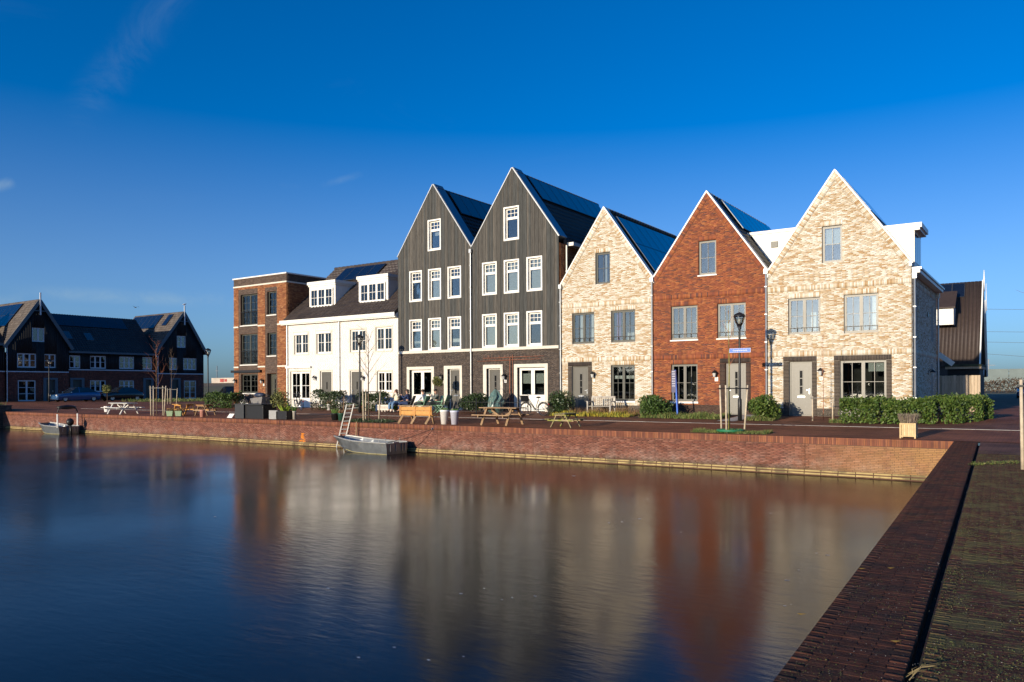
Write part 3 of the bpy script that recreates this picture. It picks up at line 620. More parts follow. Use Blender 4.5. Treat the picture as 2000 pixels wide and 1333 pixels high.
# ---- three brick gable houses
def verge_frames(x0, x1, zf, xa, za):
    L1 = math.hypot(xa-x0, za-zf); e1 = Vector(((xa-x0)/L1, 0, (za-zf)/L1)); L2 = math.hypot(x1-xa, za-zf); e2_ = Vector(((x1-xa)/L2, 0, (zf-za)/L2)); en = Vector((0, -1, 0))
    return (Frame((x0, YF, zf), e1, en.cross(e1), en), L1), (Frame((xa, YF, za), e2_, en.cross(e2_), en), L2)
def brick_gable(name, label, x0, x1, zf, xa, za, bm_, mm, wins, doorr, frenchr, bands, surr, depth, plinth):
    h = thing(name, label, 'house', ((x0+x1)/2, YF+2, ZB))
    holes = [w for w in wins]+[doorr]+([frenchr] if frenchr else [])
    mb = MB(); wall(mb, FF, x0, x1, 0, zf, holes, (xa, za)); mb.build('wall', mm, h)
    dark = list(surr)+[(x0, x1, 0, plinth)]; vw = .235; sl = (za-zf)/(xa-x0); pe = vw*math.hypot(1, 1/sl)
    def gb(t):
        if t <= zf-.25: return x0+.004, x1-.004
        k = (t-zf)/(za-zf); return max(x0+.004, x0+(xa-x0)*k+pe), min(x1-.004, x1+(xa-x1)*k-pe)
    lint = [(w[0]-.02, w[1]+.02, w[3]+.004, w[3]+.215) for w in wins]
    bd = [(x0, x1, b, b+.215) for b in bands]
    blk = holes+dark+lint+bd
    R = lay(x0+.004, x1-.004, plinth, za-.1, blk, gb, .0545, .222, .010, int(-x0*7))
    for q in lint: R += soldiers(*q)
    v, f = boxes_np(FF, R, 0, .011, .003); V, Fs = [v], [f]; n = len(v)
    def more(fr, rects, d1):
        nonlocal n
        v, f = boxes_np(fr, rects, 0, d1, .002); V.append(v); Fs.append(f+n); n += len(v)
    for q in bd: more(FF, soldiers(x0+.004, x1-.004, q[2], q[3]), .026)
    for fr, L in verge_frames(x0, x1, zf, xa, za): more(fr, soldiers(.03, L-.1 if fr.o.x == x0 else L-.03, -.225, -.012), .026)
    obj_np('brickwork', np.concatenate(V), np.concatenate(Fs), bm_, h, 'stuff')
    D = []
    for s in surr:
        o = max((q for q in holes if q[0] > s[0]-.01 and q[1] < s[1]+.01 and q[3] < s[3]+.02 and q[3] > 2), key=lambda q: q[3])
        D += rows(s[0], o[0]-.004, s[2], o[3]+.0)+rows(o[1]+.004, s[1], s[2], o[3]+.0)+soldiers(s[0], s[1], o[3]+.006, s[3])
    D += lay(x0+.004, x1-.004, ZB-.1, plinth-.006, holes+list(surr), None, .0545, .222, .01, 2)
    v, f = boxes_np(FF, D, 0, .016, .002); obj_np('dark_brickwork', v, f, DARKS, h, 'stuff')
    t = MB()
    for fr, L in verge_frames(x0, x1, zf, xa, za):
        t.fbox(fr, -.06 if fr.o.x == x0 else 0.0, L+.0 if fr.o.x == x0 else L+.06, -.008, .06, -.33, .05)
    t.build('verge_trim', WHITE_P, h)
    MB().fbox(FF, x1-.09, x1+.02, zf-.16, zf+.03, -.2, .055).fbox(FF, x0-.02, x0+.09, zf-.16, zf+.03, -.2, .055).build('kneeler', WHITE_P, h)
    rf = gable_shell(h, x0, x1, zf, xa, za, YF, YF+depth, mm, TILE_B)
    return h, rf
# cream house at the right-hand corner
x0, x1 = -10.46, -4.575
W7 = [PR(1605.5, 1645, 441, 513), PR(1539.6, 1601.9, 582.3, 653), PR(1648.2, 1715.5, 574.4, 650)]
D7 = PR(1541.4, 1585.8, 706.4, 813.3); D7 = (D7[0], D7[1], .28, D7[3]); E7 = PR(1640.8, 1731.2, 704, 800); E7 = (E7[0], E7[1], .30, E7[3])
s1_ = PR(1530.2, 1595.6, 697.5, 800); s2_ = PR(1629.3, 1742, 694.5, 800)
S7 = [(s1_[0], s1_[1], .2, D7[3]+.215), (s2_[0], s2_[1], .2, E7[3]+.215)]
b1 = on_y(1639, 563.1, YF).z; b2 = max(S7[0][3], S7[1][3])+.01
h7, r7 = brick_gable('cream_brick_house', 'cream brick gabled house at the right end with grey door and hedge', x0, x1, 6.66, -7.52, 10.86, CREAM, CREAM_M, W7, D7, E7, [b1, b2], S7, 8.6, .62)
window(h7, FF, W7[0], TAUPE_L, 1, ((1, 2, 2),), drape=((.1, .9, .5, .95, BLIND),))
window(h7, FF, W7[1], TAUPE_L, 2, ((1, 2, 2),), rail=True, drape=((.68, .84, .1, .6, CURT),)); window(h7, FF, W7[2], TAUPE_L, 2, ((1, 2, 2),), rail=True, drape=((.80, .96, .1, .95, CURT),))
window(h7, FF, E7, TAUPE_L, 2, ((.22, 0, 0), (.78, 2, 2)), name='french_door', drape=((.60, .97, .80, .97, BLIND),)); door(h7, FF, D7, TAUPE_L)
wall_lamp(h7, FF, on_y(1604, 725, YF).x, on_y(1604, 725, YF).z); number(h7, FF, on_y(1604, 740, YF).x, on_y(1604, 740, YF).z, '8')
# its right-hand side, in shade
FE = east(x1); SW = [PRX(1786.5, 1791.5, 577, 654, x1), PRX(1818, 1822.5, 600, 668, x1), PRX(1786.5, 1791, 706, 792, x1), PRX(1818, 1822, 712, 792, x1)]
SW[2] = (SW[2][0], SW[2][1], .3, SW[2][3]); SW[3] = (SW[3][0], SW[3][1], .3, SW[3][3])
mb = MB(); wall(mb, Frame((x1+.004, 0, 0), (0, 1, 0), (0, 0, 1), (1, 0, 0)), YF+.05, YF+8.6, 0, 6.62, SW); mb.build('east_wall', CREAM_M, h7)
bz = [(YF+.05, YF+8.6, b, b+.215) for b in (b1, b2)]; R = lay(YF+.06, YF+8.58, .6, 6.1, SW+bz, None, .0545, .222, .01, 9)
for q in bz: R += soldiers(YF+.06, YF+8.58, q[2], q[3])
v, f = boxes_np(FE, R, .004, .015, .003); obj_np('brickwork', v, f, CREAM, h7, 'stuff')
for q in SW: window(h7, FE, q, OLIVE, 1, ((1, 1, 2),), room=.8)
MB().box(x1-.02, x1+.30, YF+.1, YF+8.75, 6.22, 6.36).build('gutter_board', WHITE_P, h7); MB().box(x1+.02, x1+.36, YF+.05, YF+8.8, 6.363, 6.44).build('gutter', ZINC, h7)
downpipe(h7, x1+.10, YF+.12, ZB, 6.05); downpipe(h7, x1+.10, YF+8.45, ZB, 6.0)
wall_lamp(h7, FE, YF+5.2, on_x(1806, 727, x1).z); MB().fbox(FE, YF+4.9, YF+5.2, 4.75, 4.98, .016, .05).build('vent', OLIVE, h7)
fr, L = slope_e(x1, 6.56, -7.52, 10.76, YF+.3); panels(r7, fr, .35, 6.3, L-2.1, L-.15, 6, 1)
# dormer on the right slope
def box_dormer(house, Xf, y0, y1, z0, z1, xin):
    d = MB().box(xin, Xf, y0, y1, z0, z1).build('dormer', WHITE_P, house)
    MB().box(xin, Xf+.28, y0-.06, y1+.10, z1+.002, z1+.20).box(xin, Xf+.20, y0-.04, y1+.06, z1-.10, z1).build('cornice', WHITE_P, d); return d
d7 = box_dormer(h7, x1+.04, YF+.62, YF+2.6, 6.5, 8.16, -7.0)
q = MB(); f2 = east(x1+.04)
for a, b in ((.72, 1.25), (1.33, 1.86), (1.94, 2.47)): q.fbox(f2, YF+a, YF+b, 6.75, 7.95, 0, .012)
q.build('pane', SLIT, d7)

# red brick house
x0, x1 = -16.03, -10.462
W6 = [PR(1364.3, 1398.8, 470, 537), PR(1310.6, 1362.4, 597.8, 664), PR(1401.1, 1456.5, 592.3, 660.5), PR(1311, 1362.5, 711.8, 784.6)]
D6 = PR(1416.8, 1457, 709.4, 812); D6 = (D6[0], D6[1], .28, D6[3]); s1_ = PR(1406.2, 1466.6, 701.4, 800); S6 = [(s1_[0], s1_[1], .2, D6[3]+.215)]
h6, r6 = brick_gable('red_brick_house', 'red brick gabled house with dark surround to its door', x0, x1, 6.86, -13.245, 10.78, RED, RED_M, W6, D6, None, [on_y(1386, 580, YF).z, S6[0][3]+.01], S6, 9.3, on_y(1386, 791, YF).z)
window(h6, FF, W6[0], TAUPE_L, 1, ((1, 2, 2),), sill=.06); window(h6, FF, W6[1], TAUPE_L, 2, ((1, 2, 2),), sill=.06, rail=True); window(h6, FF, W6[2], TAUPE_L, 2, ((1, 2, 2),), sill=.06, rail=True, drape=((.2, .42, .1, .45, CURT),))
window(h6, FF, W6[3], TAUPE, 2, ((1, 2, 2),), sill=.09); door(h6, FF, D6, TAUPE_L, handle='L')
p = on_y(1398, 729, YF); wall_lamp(h6, FF, p.x, p.z); p = on_y(1399.6, 741, YF); number(h6, FF, p.x, p.z, '6', .16)
fr, L = slope_e(x1, 6.76, -13.245, 10.68, YF+.3); tile_field(r6, fr, 9.0, L, TILE_B); panels(r6, fr, 1.2, 9.0, L-1.95, L-.12, 7, 1, .16); ridge_caps(r6, (-13.245, YF+.4, 10.7), (-13.245, YF+9.3, 10.7), TILE_B, 24)
# flat-roofed dormer bridging the valley between the red and the corner house
z_t = on_y(1466, 462, YF+2.2).z; xl = on_y(1468, 462, YF+2.2).x
dv = MB().prism([(xl-.35, YF+2.2, z_t+.03), (xl+.02, YF+2.2, z_t-.02), (-10.46, YF+2.2, 6.6), (-8.75, YF+2.2, z_t-.02), (-8.4, YF+2.2, z_t+.03)], (0, 4.5, 0)).build('valley_dormer', WHITE_P, h6)
MB().box(xl-.4, -8.3, YF+2.14, YF+6.8, z_t+.032, z_t+.17).build('roof_edge', WHITE_P, dv)
p = on_y(1513, 478, YF+2.2); MB().box(p.x-.16, p.x+.16, YF+2.13, YF+2.2, p.z-.14, p.z+.14).build('vent', OLIVE, dv)
downpipe(h6, x1, YF-.09, ZB, 6.72)

# smaller cream house
x0, x1 = -21.3, -16.032
W5 = [PR(1163, 1191.8, 493.4, 555), PR(1117.7, 1161, 611.4, 671.5), PR(1193.7, 1240.7, 606.2, 668.4), PR(1193.4, 1240.2, 713.4, 783.6)]
D5 = PR(1118, 1149, 715.8, 806); D5 = (D5[0]-.04, D5[1]+.0, .28, D5[3]); s1_ = PR(1109.8, 1156.5, 708.6, 800); S5 = [(s1_[0], s1_[1], .2, D5[3]+.215)]
h5, r5 = brick_gable('cream_brick_house', 'narrow cream brick gabled house between the red and the black house', x0, x1, 6.98, -18.70, 10.76, CREAM, CREAM_M, W5, D5, None, [on_y(1186, 597.5, YF).z, S5[0][3]+.01], S5, 9.3, .66)
window(h5, FF, W5[0], OLIVE, 1, ((1, 2, 2),), drape=((.52, .66, .03, .97, CURT),)); window(h5, FF, W5[1], OLIVE, 2, ((1, 2, 2),), rail=True, drape=((.28, .42, .05, .95, CURT), (.78, .95, .05, .95, CURT)))
window(h5, FF, W5[2], OLIVE, 2, ((1, 2, 2),), rail=True, drape=((.16, .32, .05, .95, PURPLE), (.6, .95, .05, .3, BLIND))); window(h5, FF, W5[3], OLIVE, 2, ((1, 2, 2),), sill=.08, drape=((.08, .45, .62, .71, CURT), (.56, .94, .62, .71, CURT)))
door(h5, FF, D5, TAUPE); p = on_y(1160.5, 731, YF); wall_lamp(h5, FF, p.x, p.z); p = on_y(1160.5, 743.5, YF); number(h5, FF, p.x, p.z, '5', .12)
fr, L = slope_e(x1, 6.88, -18.70, 10.66, YF+.3); panels(r5, fr, .45, 9.0, .55, L-.35, 8, 2, .14); ridge_caps(r5, (-18.70, YF+.4, 10.7), (-18.70, YF+9.3, 10.7), TILE_B, 26)
downpipe(h5, x1, YF-.09, ZB, 6.8); downpipe(h5, x0+.02, YF-.09, ZB, 6.85)

# ---- the two black timber houses
PLANK = mat('black_stained_plank', (.09, .085, .075), .8, .35, 5, bump=.5, bscale=50, stretch=(6, 6, .35), islands=[(.060, .056, .049), (.080, .073, .062), (.050, .051, .047), (.095, .085, .071), (.068, .062, .053), (.058, .059, .055)])
BATTEN = mat('dark_backing', (.02, .02, .019), .9, .1)
def timber_house(label, x0, x1, zf, xa, za, wins, gwins, surr, doorr, fren, zb, depth, door_handle):
    h = thing('black_timber_house', label, 'house', ((x0+x1)/2, YF+2, ZB)); zt = zb+.16
    mb = MB(); wall(mb, FF, x0, x1, 0, zf, wins+[doorr, fren], (xa, za)); mb.build('wall', BATTEN, h)
    v, f = boxes_np(FF, lay(x0+.004, x1-.004, ZB-.1, zb, surr, None, .0545, .222, .01, 11), 0, .012, .003); obj_np('brickwork', v, f, DARKB, h, 'stuff')
    n = 46; pw = (x1-x0)/n; g = random.Random(int(-x0)); cache = {}
    for i in range(n):
        a0, a1 = x0+i*pw+.003, x0+(i+1)*pw-.004
        def top(x): return zf+(za-zf)*((x-x0)/(xa-x0) if x < xa else (x1-x)/(x1-xa))
        zl, zr = top(a0), top(a1); segs = [(zt+.004, None)]
        for w in sorted(wins, key=lambda w: w[2]):
            if w[0]-.03 < (a0+a1)/2 < w[1]+.03:
                s = segs.pop(); segs += [(s[0], w[2]-.01), (w[3]+.01, s[1])]
        d = .028 if i % 2 else .018
        for b0, b1_ in segs:
            if b1_ is not None and b1_-b0 < .05: continue
            T0, T1 = (zl, zr) if b1_ is None else (b1_, b1_); dd = d+g.uniform(-.003, .003)
            P = [FF.pt(a0, b0, dd), FF.pt(a1, b0, dd), FF.pt(a1, T1, dd), FF.pt(a0, T0, dd)]
            MB().prism(P, (0, .016, 0)).build('plank', PLANK, h)
    # stone band in blocks
    nb = 6; bw = (x1-x0)/nb
    for i in range(nb): MB().fbox(FF, x0+i*bw+.003, x0+(i+1)*bw-.003, zb+.004, zt, 0, .09).build('band_block', STONE, h)
    for w in wins:
        c = MB(); s0, s1, t0, t1 = w; k = .085
        for q in ((s0-.0, s0+k, t0, t1), (s1-k, s1, t0, t1), (s0+k, s1-k, t1-k, t1), (s0+k, s1-k, t0, t0+k)): c.fbox(FF, *q, -.17, .045)
        c.build('casing', WHITE_P, h)
        gl = gwins.get(wins.index(w), ())
        window(h, FF, (s0+k+.002, s1-k-.002, t0+k+.002, t1-k-.002), WHITE_P, 1, ((.66, 1, 1), (.30, 3, 2)), recess=.10, fw=.02, mw=.03, sw=.05, bar=.026, drape=gl)
    for s, o in zip(surr, (doorr, fren)):
        c = MB(); c.fbox(FF, s[0], o[0], ZB-.1, s[3], .0, .05); c.fbox(FF, o[1], s[1], ZB-.1, s[3], .0, .05); c.fbox(FF, o[0], o[1], o[3], s[3], 0, .05); c.build('stone_surround', STONE, h)
    door(h, FF, doorr, DOORG, WHITE_P, .16, door_handle)
    t = MB()
    for fr, L in verge_frames(x0, x1, zf, xa, za): t.fbox(fr, -.03 if fr.o.x == x0 else -.0, L, .0, .05, -.10, .055)
    t.build('verge_trim', mat('pale_zinc', (.55, .55, .53), .4, .05, 4, metal=.4), h)
    t = MB()
    for fr, L in verge_frames(x0, x1, zf, xa, za): t.fbox(fr, 0, L, .052, .075, -.80, .02); t.fbox(fr, 0, L, -.30, .05, -.79, -.12)
    t.build('zinc_coping', mat('blue_zinc', (.22, .25, .28), .35, .06, 4, metal=.7), h)
    r = gable_shell(h, x0, x1, zf, xa, za, YF+.45, YF+depth, DARKB_M, TILE_B, drop=.24)
    fr, L = slope_e(x1, zf-.24, xa, za-.24, YF+.85); tile_field(r, fr, depth-.8, L, TILE_B)
    panels(r, fr, .35, depth-1.2, L-1.85, L-.12, 8, 1, .18); ridge_caps(r, (xa, YF+.8, za-.2), (xa, YF+depth, za-.2), TILE_B, 28)
    return h
def tw(*a): return [PR(*q) for q in a]
zb_ = 3.655
W3 = tw((836, 861.8, 429, 490), (800.2, 824.9, 529.5, 590), (837, 862.3, 525.2, 586.4), (875, 901.4, 520.5, 583), (800.2, 824.9, 624.5, 683.2), (837, 862.3, 621.5, 681.4), (875, 901.5, 618.8, 679.8))
W4 = tw((984.3, 1014.3, 403.7, 469.9), (942.5, 971, 512.4, 576.8), (984.8, 1014.6, 507.2, 573.2), (1029.1, 1059.8, 501.3, 569), (942.5, 971, 613.7, 676.4), (984.8, 1014.6, 610.6, 674.8), (1029.1, 1059.8, 607.5, 673))
for W in (W3, W4):
    for i in (4, 5, 6): W[i] = (W[i][0], W[i][1], zb_+.165, W[i][3])
def sur(a, b):
    A, B = PR(*a), PR(*b); return (A[0], A[1], .1, A[3]), (B[0], B[1], .29, B[3])
s3d, d3 = sur((868, 903.2, 714.7, 800), (875, 898.7, 721, 800)); s3f, f3 = sur((795.5, 848.6, 716.7, 790), (800.5, 843.5, 722.5, 790))
s4d, d4 = sur((944.6, 982.9, 712.6, 800), (951, 978, 720, 800)); s4f, f4 = sur((1004.9, 1070.7, 711, 790), (1011, 1064.9, 717.7, 790))
BL = ((.05, .97, .03, .97, BLIND),)
h3 = timber_house('black timber gabled house beside the white house, parasol-free terrace with seated people in front', -32.95, -27.243, 9.62, -30.1, 13.68, W3, {0: ((.3, .97, .5, .62, CURT),), 2: BL, 5: BL, 4: ((.1, .97, .22, .30, CURT),), 6: ((.1, .97, .2, .32, CURT),)}, [s3d, s3f], d3, f3, zb_, 9.6, 'L')
h4 = timber_house('tallest black timber gabled house beside the narrow cream house', -27.24, -21.40, 9.62, -24.38, 13.74, W4, {1: BL, 2: BL, 3: BL, 4: BL, 5: BL}, [s4d, s4f], d4, f4, zb_, 9.9, 'R')
h3['label'] = 'black timber gabled house next to the white house, with people sitting in front'
window(h3, FF, f3, WHITE_P, 2, ((.30, 0, 0), (.70, 1, 1)), recess=.16, fw=.06, sw=.10, mw=.03, name='french_door', drape=((.1, .45, .32, .38, CURT), (.55, .92, .30, .42, BLIND)))
window(h4, FF, f4, WHITE_P, 2, ((.30, 0, 0), (.70, 1, 1)), recess=.16, fw=.06, sw=.10, mw=.03, name='french_door', drape=((.06, .46, .63, .86, BLIND), (.54, .94, .63, .86, BLIND)))
for h, a, b, n in ((h3, (887+-23, 736), (865, 746.7), '3'), (h4, (987.4, 735), (987.5, 745), '4')):
    p = on_y(*a, YF); wall_lamp(h, FF, p.x, p.z); p = on_y(*b, YF); number(h, FF, p.x, p.z, n, .15)
downpipe(h4, -27.24, YF-.12, ZB, 9.35); downpipe(h4, -21.25, YF+.55, 7.0, 9.2, WHITE_P, False)
v, f = boxes_np(east(-21.40), lay(YF+.06, YF+9.8, 6.6, 9.3, (), None, .0545, .222, .01, 12), 0, .012, .002); obj_np('side_brickwork', v, f, BROWN, h4, 'stuff')
MB().box(-21.40, -21.0, YF+.85, YF+9.9, 9.22, 9.40).build('gutter_board', WHITE_P, h4)
p = on_y(941, 433, YF+4); MB().box(p.x-.25, p.x+.25, YF+5, YF+5.4, 10.9, 11.9).build('chimney', WHITE_P, h3)

# ---- white rendered pair
x0, x1 = -43.365, -32.955
h2 = thing('white_house', 'white painted double house with two dormers in a dark tiled roof', 'house', ((x0+x1)/2, YF+2, ZB))
GREYS = mat('warm_grey_surround', (.60, .55, .46), .75, .04, 5)
W2 = [PR(573.2, 603.8, 648, 694.3), PR(616.5, 649, 644.8, 692.9), PR(682.1, 716.4, 641, 690), PR(731.7, 767.7, 636, 687.2), PR(734.4, 767.7, 722.5, 768)]
def gr(*a): q = PR(*a); return (q[0], q[1], .28, q[3])
FD2 = gr(565.5, 607.4, 723, 800); DA = gr(623.6, 650, 722, 790); DB = gr(681.7, 709.8, 721.3, 790)
zg0, zg1 = on_y(776, 616.6, YF-.36).z, on_y(776, 609.2, YF-.36).z
hl = W2+[FD2, DA, DB]; mb = MB(); wall(mb, FF, x0, x1, 0, zg1-.1, hl); mb.build('wall', WHITE_W, h2)
v, f = boxes_np(FF, lay(x0+.004, x1-.004, .62, zg0, hl, None, .0625, .222, .007, 21), 0, .005, .0015); obj_np('painted_brickwork', v, f, WHITE_W, h2, 'stuff')
v, f = boxes_np(FF, lay(x0+.004, x1-.004, .2, .615, hl, None, .0545, .222, .01, 22), 0, .012, .002); obj_np('plinth_brickwork', v, f, DARKB, h2, 'stuff')
k = .10
for i, w in enumerate(hl):
    c = MB(); b = w[2]+(k if i < 5 else 0)
    c.fbox(FF, w[0], w[0]+k, w[2], w[3], -.15, .025); c.fbox(FF, w[1]-k, w[1], w[2], w[3], -.15, .025); c.fbox(FF, w[0]+k, w[1]-k, w[3]-k, w[3], -.15, .025)
    if i < 5: c.fbox(FF, w[0]+k, w[1]-k, w[2], w[2]+k*.7, -.15, .04)
    c.build('surround', GREYS, h2); r = (w[0]+k+.002, w[1]-k-.002, w[2]+(k*.7+.002 if i < 5 else 0), w[3]-k-.002)
    cu = ((.08, .45, .03, .97, CURT), (.58, .95, .03, .97, CURT)) if i < 2 else ()
    if i < 5: window(h2, FF, r, WHITE_P, 2, ((1, 2, 2),), recess=.07, fw=.05, sw=.05, bar=.028, drape=tuple((a, b_, c_, d_, BLIND) for a, b_, c_, d_, _ in cu))
    elif i == 5: window(h2, FF, r, WHITE_P, 2, ((.20, 0, 0), (.80, 2, 2)), recess=.07, fw=.05, sw=.09, bar=.03, mw=.02, name='french_door', drape=((.1, .45, .72, .95, CURT), (.55, .9, .74, .95, CURT)))
    else: door(h2, FF, r, DOORG, WHITE_P, .07, 'L', slit=False); 
for w in (DA, DB): MB().fbox(FF, (w[0]+w[1])/2-.05, (w[0]+w[1])/2+.05, 1.5, 2.0, -.11, -.085).build('door_pane', SLIT, h2)
for i in (0, 1):
    w = W2[i]; MB().fbox(FF, w[0]+k, w[1]-k, w[3]-.24, w[3]-.10, -.08, .06).build('shutter_box', WHITE_P, h2)
for px in (617, 711): p = on_y(px, 738, YF); wall_lamp(h2, FF, p.x, p.z)
a, b = on_y(560.5, 718.5, YF), on_y(609.2, 715.5, YF); MB().fbox(FF, a.x, b.x, a.z-.06, a.z+.08, .01, .16).build('awning_roller', WHITE_P, h2)
MB().box(x0-.35, x1, YF-.36, YF+.0, zg0, zg1).box(x0-.30, x1, YF-.28, YF, zg0-.07, zg0-.002).build('gutter', WHITE_P, h2)
downpipe(h2, on_y(664, 700, YF).x, YF-.08, ZB, zg0-.1, hopper=False); downpipe(h2, x0+.12, YF-.08, ZB, zg0-.1, hopper=False)
yr, zr, ye = 40.1, 10.36, YF-.30
rf = MB(); rf.prism([(x0, ye, zg1), (x1, ye, zg1), (x1, yr, zr), (x0, yr, zr)], (0, .02, -.16)).prism([(x1, yr+9.2-4.5, zg1), (x0, yr+9.2-4.5, zg1), (x0, yr, zr), (x1, yr, zr)], (0, 0, -.16)); rf2 = rf.build('roof', TILE, h2)
MB().box(x0+.02, x1, YF+.3, YF+8.8, 0, zg1-.3).build('body', WHITE_W, h2)
fr, L = slope_s(x0, ye, zg1, yr, zr)
DM = []; YD = 36.4
for (xa, xb, yb) in ((604.3, 655.1, 602), (700.8, 758, 592.5)):
    a, b = on_y(xa, 575, YD).x, on_y(xb, 570, YD).x; DM.append((a, b, on_y((xa+xb)/2, yb, YD).z))
kb = L/(yr-ye)
holes = [(a-x0-.0, b-x0+.0, (YD-ye)*kb, (38.75-ye)*kb) for a, b, _ in DM]
sa = on_y(664, 540, 39.2).x-x0; sb = on_y(741, 520, 39.2).x-x0
tile_field(rf2, fr, x1-x0, L, TILE, holes, 300, lambda s: s[1]*1.2-s[0]*.3); panels(rf2, fr, sa, sa+4.0, L-2.0, L-.30, 4, 1, .14)
ridge_caps(rf2, (x0, yr, zr+.02), (x1, yr, zr+.02), TILE, 26)
zt = 8.87
for n, (a, b, zb2) in enumerate(DM):
    d = MB().box(a, b, YD, 38.9, zb2-.02, zt-.32).build('dormer', WHITE_P, h2)
    MB().box(a-.10, b+.10, YD-.12, 38.7, zt-.20, zt).box(a-.05, b+.05, YD-.06, 38.6, zt-.318, zt-.203).build('cornice', WHITE_P, d)
    fd = front(YD); w = (b-a); r = (a+.20, b-.18, zb2+.08, zt-.50)
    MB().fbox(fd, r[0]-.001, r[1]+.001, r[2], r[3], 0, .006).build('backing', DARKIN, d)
    window(h2, front(YD-.10), r, WHITE_P, 3, ((1, 2, 2),), recess=0, fw=.05, mw=.06, sw=.05, bar=.026, room=0)
    MB().box(a-.05, b+.05, YD-.30, YD, zb2-.16, zb2-.10).build('lead_apron', ZINC, d)

# ---- brown brick block with flat roof
x0, x1 = -49.23, -43.37; zt = 9.60
h1 = thing('brown_brick_house', 'flat-roofed three-storey brown brick house at the left end of the row', 'house', ((x0+x1)/2, YF+2, ZB))
zw = on_y(508, 556.3, YF).z
PL = PR(466.3, 504, 565, 780); PR_ = PR(518.3, 541.9, 561, 780); PL = (PL[0], PL[1], .2, PL[3]); PR_ = (PR_[0], PR_[1], .2, PR_[3])
W1 = [PR(470, 503, 575, 635.5), PR(522, 539.8, 569.2, 615), PR(470, 503, 652.5, 712.4), PR(522.3, 539.8, 650, 695), PR(471, 503, 731, 768.4)]
DD = PR(522, 539.8, 729.8, 790); DD = (DD[0], DD[1], .29, DD[3]); hl = W1+[DD]
mb = MB(); wall(mb, FF, x0, x1, 0, zt-.06, hl); mb.build('wall', BROWN_M, h1)
zs1, zs2 = on_y(508, 636.5, YF).z, on_y(508, 716.7, YF).z
bd = [(x0, x1, z-.05, z+.05) for z in (zs1, zs2, zw)]
R = lay(x0+.004, x1-.004, ZB-.1, zw-.05, hl+[PL, PR_]+bd, None, .0545, .222, .01, 31); v, f = boxes_np(FF, R, 0, .018, .003); obj_np('brickwork', v, f, BROWN, h1, 'stuff')
R = lay(PL[0]+.01, PL[1]-.01, .2, PL[3], hl, None, .0545, .222, .01, 32)+lay(PR_[0]+.01, PR_[1]-.01, .2, PR_[3], hl, None, .0545, .222, .01, 33)+lay(x0+.004, x1-.004, zw+.055, zt-.08, (), None, .0545, .222, .01, 34)
v, f = boxes_np(FF, R, 0, .010, .002); obj_np('dark_brickwork', v, f, DARKB, h1, 'stuff')
s = MB(); s.fbox(FF, x0-.02, x1+.03, zw-.05, zw+.05, 0, .045)
for z in (zs1, zs2):
    for a, b in ((x0-.01, PL[0]), (PL[1], PR_[0]), (PR_[1], x1)): s.fbox(FF, a, b, z-.05, z+.05, 0, .04)
s.build('string_course', STONE, h1)
MB().box(x0-.06, x1+.06, YF-.07, YF+9.3, zt-.058, zt+.03).build('coping', WHITE_P, h1)
e1_ = east(x1); MB().add([(x1, YF+.02, 0), (x1, YF+9.2, 0), (x1, YF+9.2, zt-.06), (x1, YF+.02, zt-.06)], [(0, 1, 2, 3)]).add([(x0, YF+9.2, 0), (x0, YF+.02, 0), (x0, YF+.02, zt-.06), (x0, YF+9.2, zt-.06)], [(0, 1, 2, 3)]).add([(x1, YF+9.2, 0), (x0, YF+9.2, 0), (x0, YF+9.2, zt-.06), (x1, YF+9.2, zt-.06)], [(0, 1, 2, 3)]).build('side_wall', BROWN_M, h1)
MB().box(x1+.002, x1+.045, YF-.04, YF+9.2, zw-.05, zw+.05).build('side_string_course', STONE, h1)
v, f = boxes_np(e1_, lay(YF+.02, YF+7, 6.0, zw-.05, (), None, .0545, .222, .01, 35), 0, .012, .002); obj_np('side_brickwork', v, f, BROWN, h1, 'stuff')
v, f = boxes_np(e1_, lay(YF+.02, YF+7, zw+.055, zt-.08, (), None, .0545, .222, .01, 36), 0, .012, .002); obj_np('side_dark_brickwork', v, f, DARKB, h1, 'stuff')
window(h1, FF, W1[0], OLIVE, 2, ((1, 2, 4),), recess=.13, sill=.07, drape=((.30, .44, .03, .97, CURT), (.80, .95, .03, .97, CURT))); window(h1, FF, W1[1], OLIVE, 1, ((1, 2, 3),), recess=.13, sill=.07, drape=((.55, .95, .03, .97, CURT),))
window(h1, FF, W1[2], OLIVE, 2, ((1, 2, 4),), recess=.13, sill=.07); window(h1, FF, W1[3], OLIVE, 1, ((1, 2, 3),), recess=.13, sill=.07); window(h1, FF, W1[4], OLIVE, 2, ((1, 2, 3),), recess=.13, sill=.07, drape=((.05, .48, .03, .97, BLIND),))
for w in (W1[0], W1[2]):
    q = MB(); z = w[2]+.95; q.fbox(FF, w[0]+.02, w[1]-.02, z, z+.04, -.06, -.02)
    for i in range(17): a = w[0]+.03+(w[1]-w[0]-.08)*i/16; q.fbox(FF, a, a+.012, w[2]+.06, z, -.05, -.035)
    q.build('balcony_rail', BLACKM, h1)
door(h1, FF, DD, OLIVE, OLIVE, .30, slit=True, plate=False)
a, b = on_y(455, 726.5, YF), on_y(512, 724.5, YF); MB().fbox(FF, a.x, b.x, a.z-.09, a.z+.09, .015, .20).build('awning_roller', BLACKM, h1)
for px in (462, 514.5): p = on_y(px, 744, YF); wall_lamp(h1, FF, p.x, p.z)
p = on_y(515.5, 750.5, YF); number(h1, FF, p.x, p.z-.05, '1', .15)

